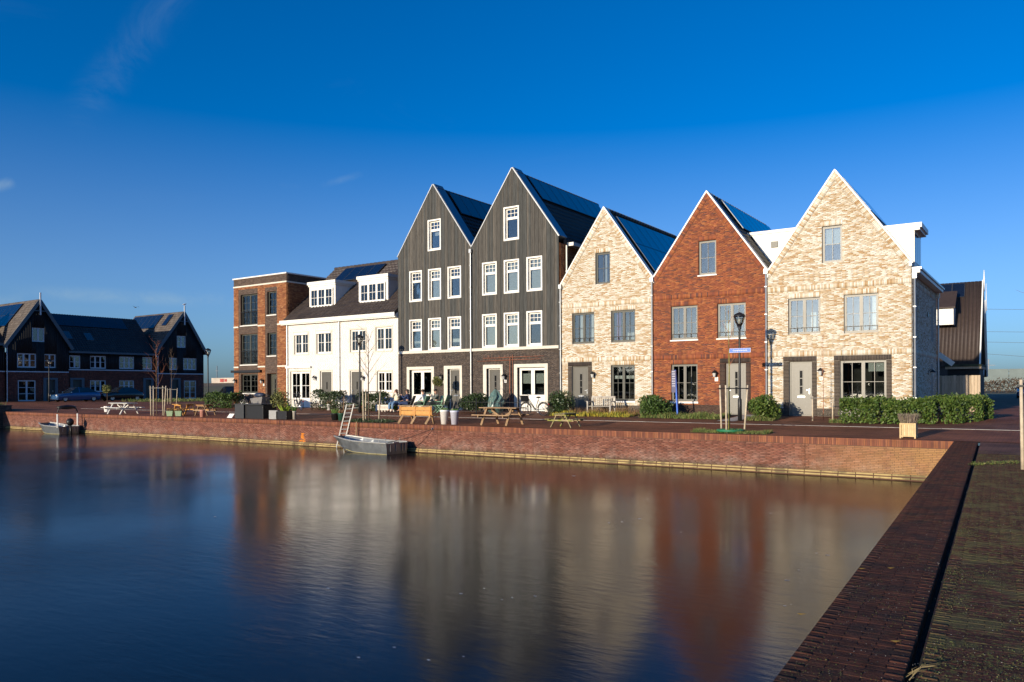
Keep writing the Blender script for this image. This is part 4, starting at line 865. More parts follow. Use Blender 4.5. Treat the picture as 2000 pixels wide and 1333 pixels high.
# ---- dark terrace across the harbour, facing east (in shade)
XL = -91.0
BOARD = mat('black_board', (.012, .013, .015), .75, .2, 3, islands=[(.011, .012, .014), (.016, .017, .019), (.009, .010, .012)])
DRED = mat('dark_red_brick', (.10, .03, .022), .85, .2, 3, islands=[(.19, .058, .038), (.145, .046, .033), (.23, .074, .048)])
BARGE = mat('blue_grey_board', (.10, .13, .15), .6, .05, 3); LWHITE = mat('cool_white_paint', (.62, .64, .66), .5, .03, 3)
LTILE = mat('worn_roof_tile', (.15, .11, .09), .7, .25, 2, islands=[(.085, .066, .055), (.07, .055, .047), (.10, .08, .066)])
def lw(h, fr, q, cols, rows_, X): return window(h, fr, PRX(*q, X), LWHITE, cols, rows_, recess=.05, fw=.07, mw=.07, sw=.05, bar=.05, room=.8)
def left_unit(name, label, y0, y1, X, zband, zf, gable, wins, doors, eave_back=4.5):
    h = thing(name, label, 'house', (X-2, (y0+y1)/2, ZB)); fr = east(X); hs = [PRX(*w[0], X) for w in wins]; hs = [(a, b, max(c, .3), d) for a, b, c, d in hs]; ds = [PRX(*d, X) for d in doors]; ds = [(a, b, .3, d) for a, b, _, d in ds]
    mb = MB(); wall(mb, fr, y0, y1, 0, zf, hs+ds, gable, .2); mb.build('wall', DARKB_M, h)
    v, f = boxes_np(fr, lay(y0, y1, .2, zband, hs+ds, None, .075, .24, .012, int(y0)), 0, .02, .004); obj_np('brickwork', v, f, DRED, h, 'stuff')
    B = []; n = round((y1-y0)/.21); pw = (y1-y0)/n
    for i in range(n):
        a, b = y0+i*pw, y0+(i+1)*pw-.012; m = (a+b)/2; top = zf if not gable else min(zf+(gable[1]-zf)*((m-y0)/(gable[0]-y0)), zf+(gable[1]-zf)*((y1-m)/(y1-gable[0])))
        sg = [(zband+.12, top)]
        for w in sorted(hs, key=lambda w: w[2]):
            if w[0] < m < w[1]: sg = [q for s in sg for q in ((s[0], min(s[1], w[2])), (max(s[0], w[3]), s[1])) if q[1]-q[0] > .05]
        B += [(a, b, s[0], s[1]) for s in sg]
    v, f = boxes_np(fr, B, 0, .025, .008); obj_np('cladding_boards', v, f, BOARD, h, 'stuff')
    MB().fbox(fr, y0, y1, zband, zband+.11, 0, .06).build('string_course', LWHITE, h)
    for w, q in zip(wins, hs): window(h, fr, q, LWHITE, w[1], w[2], recess=.05, fw=.07, mw=.07, sw=.05, bar=.05, room=.8)
    for q in ds:
        door(h, fr, q, OLIVE, BARGE, .12, slit=False, plate=False)
        MB().fbox(fr, q[0]-.30, q[0], .3, q[3]+.2, .0, .10).fbox(fr, q[1], q[1]+.30, .3, q[3]+.2, 0, .10).fbox(fr, q[0], q[1], q[3], q[3]+.2, 0, .10).build('door_surround', BARGE, h)
    return h, fr
g3 = ((1, 1, 2),)
zA = 3.45
ha, fra = left_unit('dark_gabled_house', 'dark boarded gabled house farthest left across the harbour, in shade', 37.7, 44.1, XL, zA, 6.6, (40.95, 11.4),
    [((62.6, 86.9, 640.7, 668), 2, ((1, 1, 1),)), ((33.5, 70.8, 690.5, 718.5), 3, g3), ((85.5, 108.8, 692, 719), 2, g3), ((34.8, 70, 743, 784), 2, ((1, 1, 3),))], [(90, 107, 742, 784)])
hm, frm = left_unit('dark_terrace_house', 'low dark terraced house with long tiled roof between the two shaded gables', 44.1, 54.65, XL-.25, 3.75, 5.85, None,
    [((135, 157, 694.5, 720), 2, g3), ((175.5, 207, 695.5, 720.5), 3, g3), ((233, 262, 697, 721), 3, g3), ((277, 297, 698, 722), 2, g3), ((176, 207, 743, 766), 3, g3), ((233, 262, 743, 764), 3, g3)], [(142, 159, 742, 783), (284, 295, 742, 780)])
hb, frb = left_unit('dark_gabled_house', 'dark boarded gabled house beside the lamp post, nearer the open field', 54.65, 61.15, XL, 3.42, 6.62, (58.2, 11.4),
    [((345.3, 362.6, 656.4, 679.5), 2, g3), ((329.3, 346.9, 699, 723), 2, g3), ((358, 384, 700, 723), 3, g3), ((359.3, 383.2, 743.6, 779), 2, ((1, 1, 3),))], [(336, 348, 742, 780)])
hz, frz = left_unit('dark_terrace_house', 'dark terraced house cut off by the left edge of the photo', 29.0, 37.7, XL-.25, 3.45, 6.4, None, [], [])
def cross_roof(h, y0, y1, zf, ya, za, X, seed):
    r = MB(); D = 11; ov = .35
    for sg, ye in ((-1, y0-.3), (1, y1+.3)):
        ze = zf-(za-zf)*.3/((y1-y0)/2); P = [(X+ov, ye, ze), (X-D, ye, ze), (X-D, ya, za), (X+ov, ya, za)]
        if sg < 0: P = P[::-1]
        r.prism(P, (0, 0, -.18))
    rf = r.build('roof', LTILE, h); b = MB()
    for ye, sg in ((y0-.3, -1), (y1+.3, 1)):
        ze = zf-(za-zf)*.3/((y1-y0)/2); b.bar((X+ov+.03, ye, ze-.10), (X+ov+.03, ya, za-.10), .06, .34)
    b.build('barge_board', BARGE, h); MB().bar((X+ov+.09, ya, za-1.7), (X+ov+.09, ya, za+.75), .13, .10).build('finial', LWHITE, h)
    MB().bar((X+ov+.05, ya-.75, za-1.25), (X+ov+.05, ya+.75, za-1.25), .06, .09).build('tie_beam', BARGE, h)
    fr, L = slope_s(X-D, y0-.3, zf-.3, ya, za); tile_field(rf, fr, D+ov, L, LTILE); return rf, fr, L
ra, fr, L = cross_roof(ha, 37.7, 44.1, 6.6, 40.95, 11.4, XL, 1); panels(ra, fr, .5, 8.2, L-3.6, L-.4, 7, 2, .16)
rb, fr, L = cross_roof(hb, 54.65, 61.15, 6.62, 58.2, 11.4, XL, 2); panels(rb, fr, .5, 7.2, L-2.6, L-.3, 6, 1, .16); panels(rb, fr, 8.6, 9.6, L-2.3, L-.4, 1, 1, .16)
def long_roof(h, y0, y1, X, ze, zr, D, m, sky=()):
    r = MB().prism([(X+.35, y0, ze), (X+.35, y1, ze), (X-D, y1, zr), (X-D, y0, zr)], (0, 0, -.18)).prism([(X-2*D, y1, ze), (X-2*D, y0, ze), (X-D, y0, zr), (X-D, y1, zr)], (0, 0, -.18)).build('roof', m, h)
    fr, L = slope_e(X+.35, ze, X-D, zr, y0); tile_field(r, fr, y1-y0, L, m); MB().box(X+.3, X+.5, y0, y1, ze-.16, ze+.05).build('gutter', BARGE, h)
    for a, b in sky: w = MB().fbox(fr, a, a+.8, b, b+1.3, .02, .14).build('roof_window', BARGE, h); MB().fbox(fr, a+.08, a+.72, b+.1, b+1.2, .14, .145).build('pane', SKYG, w)
    return r, fr, L
SKYG = mat('roof_glass', (.04, .05, .06), .05, 0, 1, spec=.9, coat=1)
zr_ = on_x(200, 620.5, XL-4.75).z
rm, fr, L = long_roof(hm, 44.1, 54.65, XL-.25, 5.85, zr_, 4.5, TILE_B, ((.35, 2.1), (2.75, 2.0))); panels(rm, fr, .1, 8.6, L-2.2, L-.2, 8, 1, .15)
rz, fr, L = long_roof(hz, 29.0, 37.7, XL-.25, 6.4, 10.6, 4.5, TILE_B, ((7.2, 1.0),))
downpipe(hb, XL+.10, 54.75, ZB, 5.7, LWHITE, False); downpipe(ha, XL+.10, 37.75, ZB, 6.4, LWHITE, False)
for h, X, y0, y1 in ((ha, XL, 37.7, 44.1), (hb, XL, 54.65, 61.15), (hm, XL-.25, 44.1, 54.65), (hz, XL-.25, 29.0, 37.7)):
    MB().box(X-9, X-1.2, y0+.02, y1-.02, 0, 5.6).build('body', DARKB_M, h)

# ---- brown house behind the corner house, with fence and shed
BROOF = mat('brown_roof_sheet', (.115, .078, .062), .6, .15, 4, islands=[(.050, .034, .028), (.046, .031, .026), (.055, .037, .030)])
hx = thing('brown_roofed_house', 'brown steep-roofed house with a white dormer behind the wooden fence', 'house', (-9, 76, ZB))
ye, yr = 74.0, 78.0; ze = on_y(1890, 711, ye).z; zr = on_y(1890, 551.5, yr).z; xr = on_y(1915.5, 640, 76).x; xl = -20
MB().prism([(xl, ye, ze), (xr, ye, ze), (xr, yr, zr), (xl, yr, zr)], (0, .05, -.2)).prism([(xr, yr+4, ze), (xl, yr+4, ze), (xl, yr, zr), (xr, yr, zr)], (0, -.05, -.2)).box(xl, xr-.15, ye+.3, yr+3.7, 0, ze).build('body', DARKB_M, hx)
fr, L = slope_s(xl, ye, ze, yr, zr); q = MB(); n = int((xr-xl)/.28)
v, f = boxes_np(fr, [(i*(xr-xl)/n, (i+1)*(xr-xl)/n-.03, 0, L) for i in range(n)], 0, .05, .006); obj_np('roof_ribs', v, f, BROOF, hx, 'stuff')
panels(hx, fr, (xr-xl)-9, (xr-xl)-1.25, L-1.6, L-.15, 8, 1, .12)
MB().bar((xr+.06, ye-.1, ze-.1), (xr+.06, yr, zr+.02), .10, .30).bar((xr+.06, yr, zr+.02), (xr+.06, yr+4, ze-.1), .10, .30).build('barge_board', WHITE_P, hx)
MB().tube([(xr+.14, yr, zr-.9), (xr+.14, yr, zr+.2), (xr+.14, yr, zr+.95)], [.06, .06, .02], 6).build('finial', WHITE_P, hx)
a, b = on_y(1826, 620, 74.8), on_y(1862.5, 600, 74.8); z0 = on_y(1845, 635, 74.8).z; dz = b.z
d = MB().box(a.x, b.x, 74.6, 77.2, z0, dz).build('dormer', WHITE_P, hx); MB().prism([(a.x-.1, 74.35, dz), (b.x+.15, 74.35, dz), (b.x+.15, 76.4, dz+1.5), (a.x-.1, 76.4, dz+1.5)], (0, .02, -.12)).build('dormer_roof', BROOF, d)
window(hx, front(74.5), (a.x+.45, b.x-.35, z0+.12, dz-.22), WHITE_P, 1, ((1, 2, 2),), recess=0, room=0, drape=((0, 1, 0, 1, BLIND),))
hy = thing('brown_roofed_house', 'far house with a blue-grey gable edge just right of the brown roof', 'house', (-2.6, 90, ZB))
xq = on_y(1923, 640, 90).x; zq = on_y(1923, 588, 90).z; MB().prism([(xq-6, 87, 2.6), (xq, 87, 2.6), (xq, 90, zq), (xq-6, 90, zq)], (0, .05, -.2)).prism([(xq, 93, 2.6), (xq-6, 93, 2.6), (xq-6, 90, zq), (xq, 90, zq)], (0, -.05, -.2)).box(xq-6, xq-.2, 87.3, 92.7, 0, 2.6).build('body', BROOF, hy)
MB().bar((xq+.05, 87, 2.5), (xq+.05, 90, zq), .12, .32).bar((xq+.05, 90, zq), (xq+.05, 93, 2.5), .12, .32).tube([(xq+.15, 90, zq-1), (xq+.15, 90, zq+1.7)], [.07, .02], 6).build('barge_board', LWHITE, hy)
FENCE = mat('pale_fence_board', (.46, .36, .25), .85, .2, 4, bump=.3, bscale=40, stretch=(4, 4, .4), islands=[(.46, .36, .25), (.40, .31, .21), (.52, .41, .29)])
fx0, fx1, fy = -10.0, on_y(1915, 750, 45.0).x, 45.0
fence = thing('wooden_fence', 'pale vertical board fence behind the hedge of the corner house', 'fence', ((fx0+fx1)/2, fy, ZB)); n = 56; pw = (fx1-fx0)/n
bmv = MB().box(-pw/2+.004, pw/2-.004, -.012, .012, 0, 1.82); me = bpy.data.meshes.new('board'); me.from_pydata(bmv.v, [], bmv.f); me.materials.append(FENCE)
for i in range(n): piece('board', me, (fx0+(i+.5)*pw, fy+rnd.uniform(-.006, .006)-(.02 if i % 2 else 0), ZB+rnd.uniform(-.02, .01)), fence)
MB().box(fx0, fx1, fy+.02, fy+.08, .6, .7).box(fx0, fx1, fy+.02, fy+.08, 1.7, 1.8).build('rail', FENCE, fence)
shed = thing('garden_shed', 'low flat-roofed shed with pale beam behind the wooden fence', 'shed', (-5, 49, ZB))
a, b = on_y(1850, 720, 48).x, on_y(1917, 720, 48).x; zt = on_y(1885, 712, 48).z
MB().box(a, b-.1, 48.2, 51.3, 0, zt-.25).build('wall', BOARD, shed); MB().box(a-.1, b, 48, 51.5, zt-.24, zt-.12).build('fascia', FENCE, shed); MB().box(a-.1, b+.02, 47.95, 51.55, zt-.118, zt).build('roof', mat('moss_roof', (.07, .075, .04), .95, .4, 2), shed)
a = on_y(1833, 692, 47.2); b = on_y(1862, 712, 47.2); MB().bar(a, b, .06, .26).build('white_rake', WHITE_P, shed)

# ================================================================== STREET FURNITURE
def base_at(px, Y): p = on_y(px, 800, Y); return Vector((p.x, Y, street_z(Y)))
LGLASS = glass_mat('lamp_glass', .22, (.86, .88, .86))
def street_lamp(label, loc, h=4.55):
    o = local('street_lamp', label, 'street lamp', loc, 0, 'black street lamps with cone-shaped glass heads')
    MB().lathe([(.09, 0), (.085, .9), (.055, .95), (.045, h-.75), (.05, h-.72), (.10, h-.55)], n=10).build('post', BLACKM, o, True)
    MB().lathe([(.10, h-.55), (.17, h-.40), (.22, h-.22), (.23, h-.16)], n=14).build('glass', LGLASS, o, True)
    MB().lathe([(.25, h-.17), (.25, h-.14), (.20, h-.06), (.10, h-.01), (.02, h+.03)], n=14).build('cap', BLACKM, o, True)
    MB().lathe([(.05, h-.50), (.06, h-.30), (.04, h-.25)], n=8).build('bulb', LAMPG, o, True)
    return o
LY = 32.45
lamp1 = street_lamp('black street lamp with blue street-name sign in front of the red house', base_at(1445, LY))
street_lamp('black street lamp in front of the white house', base_at(703, LY))
street_lamp('black street lamp left of the brown brick house beside the parked cars', (-55.8, 37.9, .27))
street_lamp('small black street lamp in front of the farthest left gabled house', (-84.5, 39, .27), 4.4)
# street-name sign on the first lamp
SIGNB = mat('sign_blue', (.01, .12, .60), .35, .02, 3); sg = lamp1.location
fs = front(sg.y-.06); a, b = on_y(1424.5, 686.5, sg.y-.06), on_y(1466, 683, sg.y-.06); zc = (on_y(1445, 684.8, sg.y-.06).z); hw = (b.x-a.x)/2; xc = (a.x+b.x)/2
sign = thing('street_sign', 'blue street-name sign on the lamp post before the red house', 'sign', (xc, sg.y-.06, zc))
MB().fbox(fs, xc-hw, xc+hw, zc-.09, zc+.09, -.012, 0).build('plate', WHITE_P, sign); MB().fbox(fs, xc-hw+.008, xc+hw-.008, zc-.082, zc+.082, 0, .003).build('field', SIGNB, sign)
text_obj('lettering', 'Goudplevierkade', .088, fs, xc, zc, .004, WHITE_P, sign)
# blue waymark post
p = on_street(1324, 816.5); wm = thing('information_post', 'blue leaning information post with small panel before the red house', 'post', tuple(p))
q = on_y(1319, 723, p.y); BLUEP = mat('blue_post_paint', (.01, .12, .60), .35, .03, 4); MB().bar(p, q, .10, .06).build('post', BLUEP, wm)
fr = front(p.y-.05); a, b = on_y(1312.5, 724, p.y), on_y(1320, 767, p.y); MB().fbox(fr, a.x, b.x+.02, b.z, a.z, -.03, .01).build('panel', mat('panel_blue', (.05, .05, .12), .4, .2, 8), wm)
c = MB(); 
for k in range(7): z = b.z+.28+k*.11; c.fbox(fr, a.x+.02, b.x-.01, z, z+.05, .01, .013)
c.build('print', mat('panel_print', (.35, .35, .42), .5, .3, 30), wm)

# ---- wood furniture
PINE = mat('weathered_pine', (.30, .19, .10), .75, .25, 6, bump=.3, bscale=40, islands=[(.30, .19, .10), (.25, .155, .085), (.34, .22, .12)])
HONEY = mat('honey_pine', (.55, .27, .07), .55, .15, 6, bump=.2, bscale=40, islands=[(.55, .27, .07), (.50, .24, .06), (.60, .31, .09)])
GREYW = mat('silvered_wood', (.40, .37, .32), .8, .2, 6, islands=[(.40, .37, .32), (.35, .32, .28), (.45, .42, .36)])
MOSSW = mat('mossy_wood', (.30, .24, .13), .85, .3, 6, stain=[((.22, .24, .04), 5, .5, .8)])
def picnic(name, label, loc, rz, m, L=1.8, s=1.0, cat='picnic table', legm=None):
    o = local(name, label, cat, loc, rz); lm = legm or m
    def P(*a): return tuple(v*s for v in a)
    for k in range(5):
        y = -.30+k*.15; MB().box(*P(-L/2, L/2, y-.065, y+.065, .70, .74)).build('top_plank', m, o, bevel=.004)
    for sd in (-1, 1):
        for k in range(2): y = sd*(.66+k*.15); MB().box(*P(-L/2, L/2, y-.065, y+.065, .41, .45)).build('seat_plank', m, o, bevel=.004)
    for x in (-L*.33, L*.33):
        for sd in (-1, 1): MB().bar(P(x, sd*.62, 0), P(x, sd*.24, .70), .05*s, .10*s, up=(1, 0, 0)).build('leg', lm, o)
        MB().box(*P(x-.07, x-.028, -.80, .80, .33, .41)).build('seat_bearer', lm, o); MB().box(*P(x-.07, x-.028, -.36, .36, .62, .70)).build('top_bearer', lm, o)
        MB().bar(P(x*.9, 0, .62), P(x*.25, 0, .38), .04*s, .07*s).build('brace', lm, o)
    return o
picnic('picnic_table', 'weathered brown wooden picnic table near the bicycle on the quay', (-18.75, 26.55, street_z(26.5)), 0, PINE, 1.9)
picnic('picnic_table', 'small mossy picnic table, rightmost on the quay before the cream house', (-15.62, 26.45, street_z(26.4)), PI/2, MOSSW, 1.5, .74)
picnic('picnic_table', 'silver-white picnic table near the moored boat at far left', (-47.9, 26.5, .02), .0, mat('pale_grey_paint', (.62, .60, .55), .6, .08, 4), 2.3, .95)
picnic('trestle_table', 'small honey-coloured trestle table beside two green planters', (-42.1, 27.0, .03), PI/2, HONEY, 1.3, .9, 'table')
picnic('trestle_table', 'dark trestle with a yellow top between green planters and pink pot', (-40.3, 27.2, .03), PI/2+.1, HONEY, 1.0, .85, 'table', PINE)
# honey-coloured seat with its back to the water
o = local('park_bench', 'honey-coloured wooden garden seat with boarded back beside the white pots', 'bench', (-22.75, 25.95, .012))
for z in (.40, .58): MB().box(-.93, .93, -.32, -.285, z, z+.165).build('back_board', HONEY, o, bevel=.006)
for x in (-.86, -.02, .84): MB().box(x-.03, x+.03, -.345, -.322, .34, .78).build('post', HONEY, o)
MB().box(-.98, 1.0, -.37, -.25, .765, .80).build('top_rail', PINE, o)
for k in range(3): MB().box(-.93, .93, -.26+k*.14, -.14+k*.14, .36, .395).build('seat_plank', HONEY, o)
for x, y in ((-.78, 1), (.80, 1), (-.02, 1)):
    MB().bar((x-.18, -.36, 0), (x+.02, -.25, .40), .05, .09).build('leg', PINE, o)
for x in (-.6, .6): MB().bar((x, .22, 0), (x, .10, .38), .05, .08).build('leg', PINE, o)
# slatted bench by the cream house
o = local('garden_bench', 'silvered slatted garden bench against the narrow cream house', 'bench', (-18.25, 34.35, street_z(34.3)), 0)
for k in range(12): x = -.56+k*.102; MB().box(x-.022, x+.022, .25, .275, .45, .84).build('back_slat', GREYW, o)
MB().box(-.66, .66, .24, .285, .84, .92).build('top_rail', GREYW, o)
for k in range(4): MB().box(-.66, .66, -.25+k*.125, -.15+k*.125, .41, .435).build('seat_slat', GREYW, o)
for x in (-.63, .63):
    MB().box(x-.035, x+.035, -.27, -.20, 0, .64).build('leg', GREYW, o); MB().box(x-.035, x+.035, .23, .30, 0, .84).build('leg', GREYW, o); MB().box(x-.045, x+.045, -.30, .28, .64, .68).build('arm_rest', GREYW, o)
# wooden planter with dry lavender
PALEW = mat('pale_planter_wood', (.60, .43, .22), .65, .15, 6, bump=.2, bscale=40, islands=[(.60, .43, .22), (.55, .39, .19), (.65, .48, .26)])
x0, x1 = on_street(1757.5, 857).x, on_street(1786, 858).x; w = x1-x0; o = local('wooden_planter', 'pale slatted wooden planter with dry lavender at the quay corner', 'planter', ((x0+x1)/2, 26.1, .012)); H = .46
for i in range(6):
    for (ax, sg_) in ((0, -1), (0, 1), (1, -1), (1, 1)):
        a = -w/2+.03+(w-.06)*(i+.5)/6; t = (w-.06)/12-.002
        if ax == 0: MB().box(a-t, a+t, sg_*(w/2-.01)-.01, sg_*(w/2-.01)+.01, .05, H-.03).build('slat', PALEW, o)
        else: MB().box(sg_*(w/2-.01)-.01, sg_*(w/2-.01)+.01, a-t, a+t, .05, H-.03).build('slat', PALEW, o)
for sx in (-1, 1):
    for sy in (-1, 1): MB().box(sx*w/2-.022, sx*w/2+.022, sy*w/2-.022, sy*w/2+.022, 0, H).build('corner_post', PALEW, o)
MB().box(-w/2+.02, w/2-.02, -w/2+.02, w/2-.02, .06, H-.04).build('soil', SOIL, o); MB().box(-w/2+.022, w/2-.022, -w/2-.02, -w/2-.001, H-.05, H-.005).box(-w/2+.022, w/2-.022, -w/2-.02, -w/2-.001, .05, .09).build('rail', PALEW, o)
def tufts(name, mtl, parent, c, R, h, n, seed, w=.006, spread=.35, z0=0):
    g = np.random.default_rng(seed); a = g.uniform(0, 2*PI, n); r = R*np.sqrt(g.uniform(0, 1, n)); bx = np.stack([r*np.cos(a), r*np.sin(a), np.full(n, z0)], 1)+np.array(c)
    d = np.stack([np.cos(a)*spread*g.uniform(.2, 1.2, n), np.sin(a)*spread*g.uniform(.2, 1.2, n), np.ones(n)], 1); d /= np.linalg.norm(d, axis=1)[:, None]; L = h*g.uniform(.55, 1.05, n)
    b = g.uniform(0, PI, n); sd = np.stack([np.cos(b), np.sin(b), np.zeros(n)], 1)*w; tip = bx+d*L[:, None]; mid = bx+d*(L*.5)[:, None]+np.stack([g.normal(0, .02, n), g.normal(0, .02, n), np.zeros(n)], 1)
    V = np.stack([bx-sd, bx+sd, mid+sd, mid-sd, tip+sd*.5, tip-sd*.5], 1).reshape(-1, 3); Fq = (np.array([(0, 1, 2, 3), (3, 2, 4, 5)])[None]+6*np.arange(n)[:, None, None]).reshape(-1, 4)
    return obj_np(name, V, Fq, mtl, parent)
LAV = mat('dry_lavender', (.24, .18, .13), .9, .3, 30, islands=[(.24, .18, .13), (.30, .24, .18), (.19, .14, .12), (.22, .19, .12)])
tufts('lavender', LAV, o, (0, 0, 0), w*.48, .36, 900, 3, .004, .45, H-.06)
# pots
def pot(label, loc, r0, r1, h, m, cat='plant pot', plant=None, group=None):
    o = local('plant_pot', label, cat, loc, 0, group); MB().lathe([(r0, 0), (r1*.94, h*.86), (r1, h*.87), (r1, h), (r1*.88, h), (r1*.86, h*.93)], n=18).build('pot', m, o, True)
    if plant: tufts('plant', plant[0], o, (0, 0, 0), r1*.8, plant[1], plant[2], 5, .012, plant[3], h*.93)
    return o
GRN = mat('fresh_green', (.10, .20, .03), .7, .25, 12, islands=[(.10, .20, .03), (.07, .15, .025), (.14, .23, .05)])
DRYB = mat('dry_brown_plant', (.22, .12, .05), .9, .3, 12, islands=[(.22, .12, .05), (.28, .17, .08), (.16, .10, .05)])
YEL = mat('yellow_plant', (.42, .33, .03), .8, .2, 12, islands=[(.42, .33, .03), (.34, .28, .04), (.20, .22, .03)])
POTW = mat('white_plastic', (.78, .76, .72), .4, .03, 3)
pot('tall white tapered pot beside the honey-coloured seat', on_street(868, 829), .14, .20, .62, POTW, plant=(GRN, .12, 120, .5)); pot('tall blue-grey and white tapered pot, right of the plain white one', on_street(888, 829.5), .14, .20, .60, mat('blue_white_glaze', (.55, .56, .66), .35, .05, 1), plant=(GRN, .12, 120, .5))
pot('pink cylindrical pot on the quay edge', on_street(395.5, 815), .13, .15, .40, mat('pink_glaze', (.55, .26, .20), .6, .05, 3))
SAGE = mat('sage_plastic', (.30, .40, .24), .6, .05, 3)
for lb, px in (('sage-green planter box under the honey trestle table', 332), ('sage-green planter box beside the dark trestle', 349)):
    p = on_street(px, 813); o = local('planter_box', lb, 'planter', p); MB().lathe([(.20, 0), (.25, .26), (.26, .27), (.26, .30), (.23, .30), (.22, .27)], n=4).build('box', SAGE, o); tufts('plant', DRYB, o, (0, 0, 0), .18, .22, 90, 8, .01, .5, .28)
for lb, px, py, r, h, m, pl in (('white pot with brown plant before the white house hedge', 643, 803, .17, .42, POTW, (DRYB, .25, 100, .6)), ('blue pot with big russet plant before the white house', 664, 800, .20, .45, mat('blue_glaze', (.02, .07, .22), .3, .05, 3), (DRYB, .55, 420, .7)), ('yellow-flowering pot behind the russet plant', 662, 785, .2, .5, POTW, (YEL, .50, 220, .5)),
        ('terracotta pot left of the street lamp', 691, 802, .14, .32, mat('terracotta', (.45, .17, .08), .8, .1, 5), (DRYB, .15, 40, .5)), ('terracotta pot right of the street lamp', 708, 803, .17, .36, mat('terracotta', (.45, .17, .08)), (GRN, .2, 60, .5)), ('cream pot by the ladder top', 683, 803, .19, .40, mat('cream_glaze', (.55, .47, .33), .6, .05, 3), (GRN, .15, 50, .5)),
        ('dark pot on the quay left of the ladder', 655, 821, .22, .34, BLACKM, (GRN, .25, 60, .6)), ('dark green pot next to the ladder foot', 667, 822, .18, .36, mat('dark_green_glaze', (.03, .09, .06), .4, .05, 3), (DRYB, .2, 50, .6)), ('narrow striped pot at the end of the planter row', 575, 819.5, .10, .42, GREYW, (GRN, .3, 50, .6))):
    pot(lb, on_street(px, py), r*.8, r, h, m, plant=pl)
# black storage chest and square planters on the quay
CHAR = mat('charcoal_panel', (.035, .037, .04), .55, .1, 4)
a, b, c = on_street(455, 816.5), on_street(475.5, 818), on_street(527, 818); o = thing('storage_chest', 'large charcoal storage chest on the quay before the brown house', 'chest', tuple(b)); H = .74
ex = Vector((1, 0, 0)); xw = c.x-b.x; MB().box(b.x-.72, b.x+.02, 25.75, 26.7, .0, H).build('end_panel', CHAR, o, bevel=.01); MB().box(b.x+.022, b.x+xw, 25.85, 26.7, 0, H-.02).build('body', BLACKM, o, bevel=.01); MB().box(b.x-.74, b.x+xw+.03, 25.73, 26.72, H+.002, H+.04).build('lid', CHAR, o)
for lb, px0, px1, mm, hh in (('grey square planter with tall olive shrub right of the charcoal chest', 527, 545, mat('grey_planter', (.30, .30, .29), .6, .05, 4), .45), ('dark planter with spiky green plant right of the grey planter', 547, 570, BLACKM, .42)):
    a, b = on_street(px0, 819), on_street(px1, 819.5); o = local('square_planter', lb, 'planter', ((a.x+b.x)/2, 26.15, .012)); w = (b.x-a.x)/2*.95; MB().box(-w, w, -.28, .28, 0, hh).build('box', mm, o, bevel=.01); MB().box(-w+.03, w-.03, -.25, .25, hh, hh+.01).build('soil', SOIL, o)
    if 'spiky' in lb: tufts('plant', mat('lime_leaf', (.22, .30, .03), .6, .2, 8), o, (0, 0, 0), w*.6, .45, 70, 4, .018, 1.0, hh)
o = local('sign_board', 'small white tilted board lying left of the charcoal chest', 'board', on_street(448, 816.5)); MB().prism([(-.22, 0, 0), (.20, 0, 0), (.28, .12, .22), (-.14, .12, .22)], (0, .03, .0)).build('board', POTW, o)
# white pallet planter
o = local('pallet_planter', 'whitewashed pallet-wood planter in front of the seated people', 'planter', on_street(757, 805.5)); m_ = mat('whitewashed_wood', (.58, .52, .44), .8, .12, 6, islands=[(.58, .52, .44), (.52, .46, .38), (.63, .57, .49)])
for k in range(3): MB().box(-.75, .75, -.25, -.22, .12+k*.11, .225+k*.11).build('board', m_, o)
for k in range(7): x = -.7+k*.233; MB().box(x-.04, x+.04, -.24, .2, 0, .118).build('foot', m_, o)
MB().box(-.74, .74, -.22, .2, .12, .42).build('soil', SOIL, o); tufts('plant', GRN, o, (.7, -.25, 0), .16, .30, 160, 6, .014, .7, .18)
# ---- aluminium ladder against the quay
ALU = mat('aluminium', (.42, .41, .38), .45, .1, 5, metal=.6)
Yl = 25.2; o = thing('ladder', 'aluminium ladder leaning out of the water against the quay', 'ladder', tuple(on_y(664, 885, Yl)))
B = [on_y(657.5, 872, Yl), on_y(671, 872, Yl)]; T = [on_y(677, 790, Yl+.25), on_y(691, 789, Yl+.25)]; E2 = [on_y(661, 892, Yl), on_y(675, 892, Yl)]
for k in range(2): MB().bar(B[k], T[k], .026, .045).bar(E2[k], B[k], .026, .045).build('rail', ALU, o)
for i in range(11): t = .02+i*.096; a, b = B[0].lerp(T[0], t), B[1].lerp(T[1], t); MB().tube([a, b], .018, 6).build('rung', ALU, o)
o = thing('wooden_pole', 'thin wooden pole standing beside the ladder top', 'pole', tuple(on_street(670, 822))); p = on_street(670, 822); MB().tube([p, on_y(672, 775, p.y)], .018, 6).build('shaft', PINE, o)
o = thing('mooring_post', 'slim mooring post between ladder and wall behind the moored boat', 'post', tuple(on_y(695, 850, 25.25))); MB().tube([on_y(695, 872, 25.25), on_y(696.5, 824, 25.25)], .03, 7).build('shaft', PINE, o)
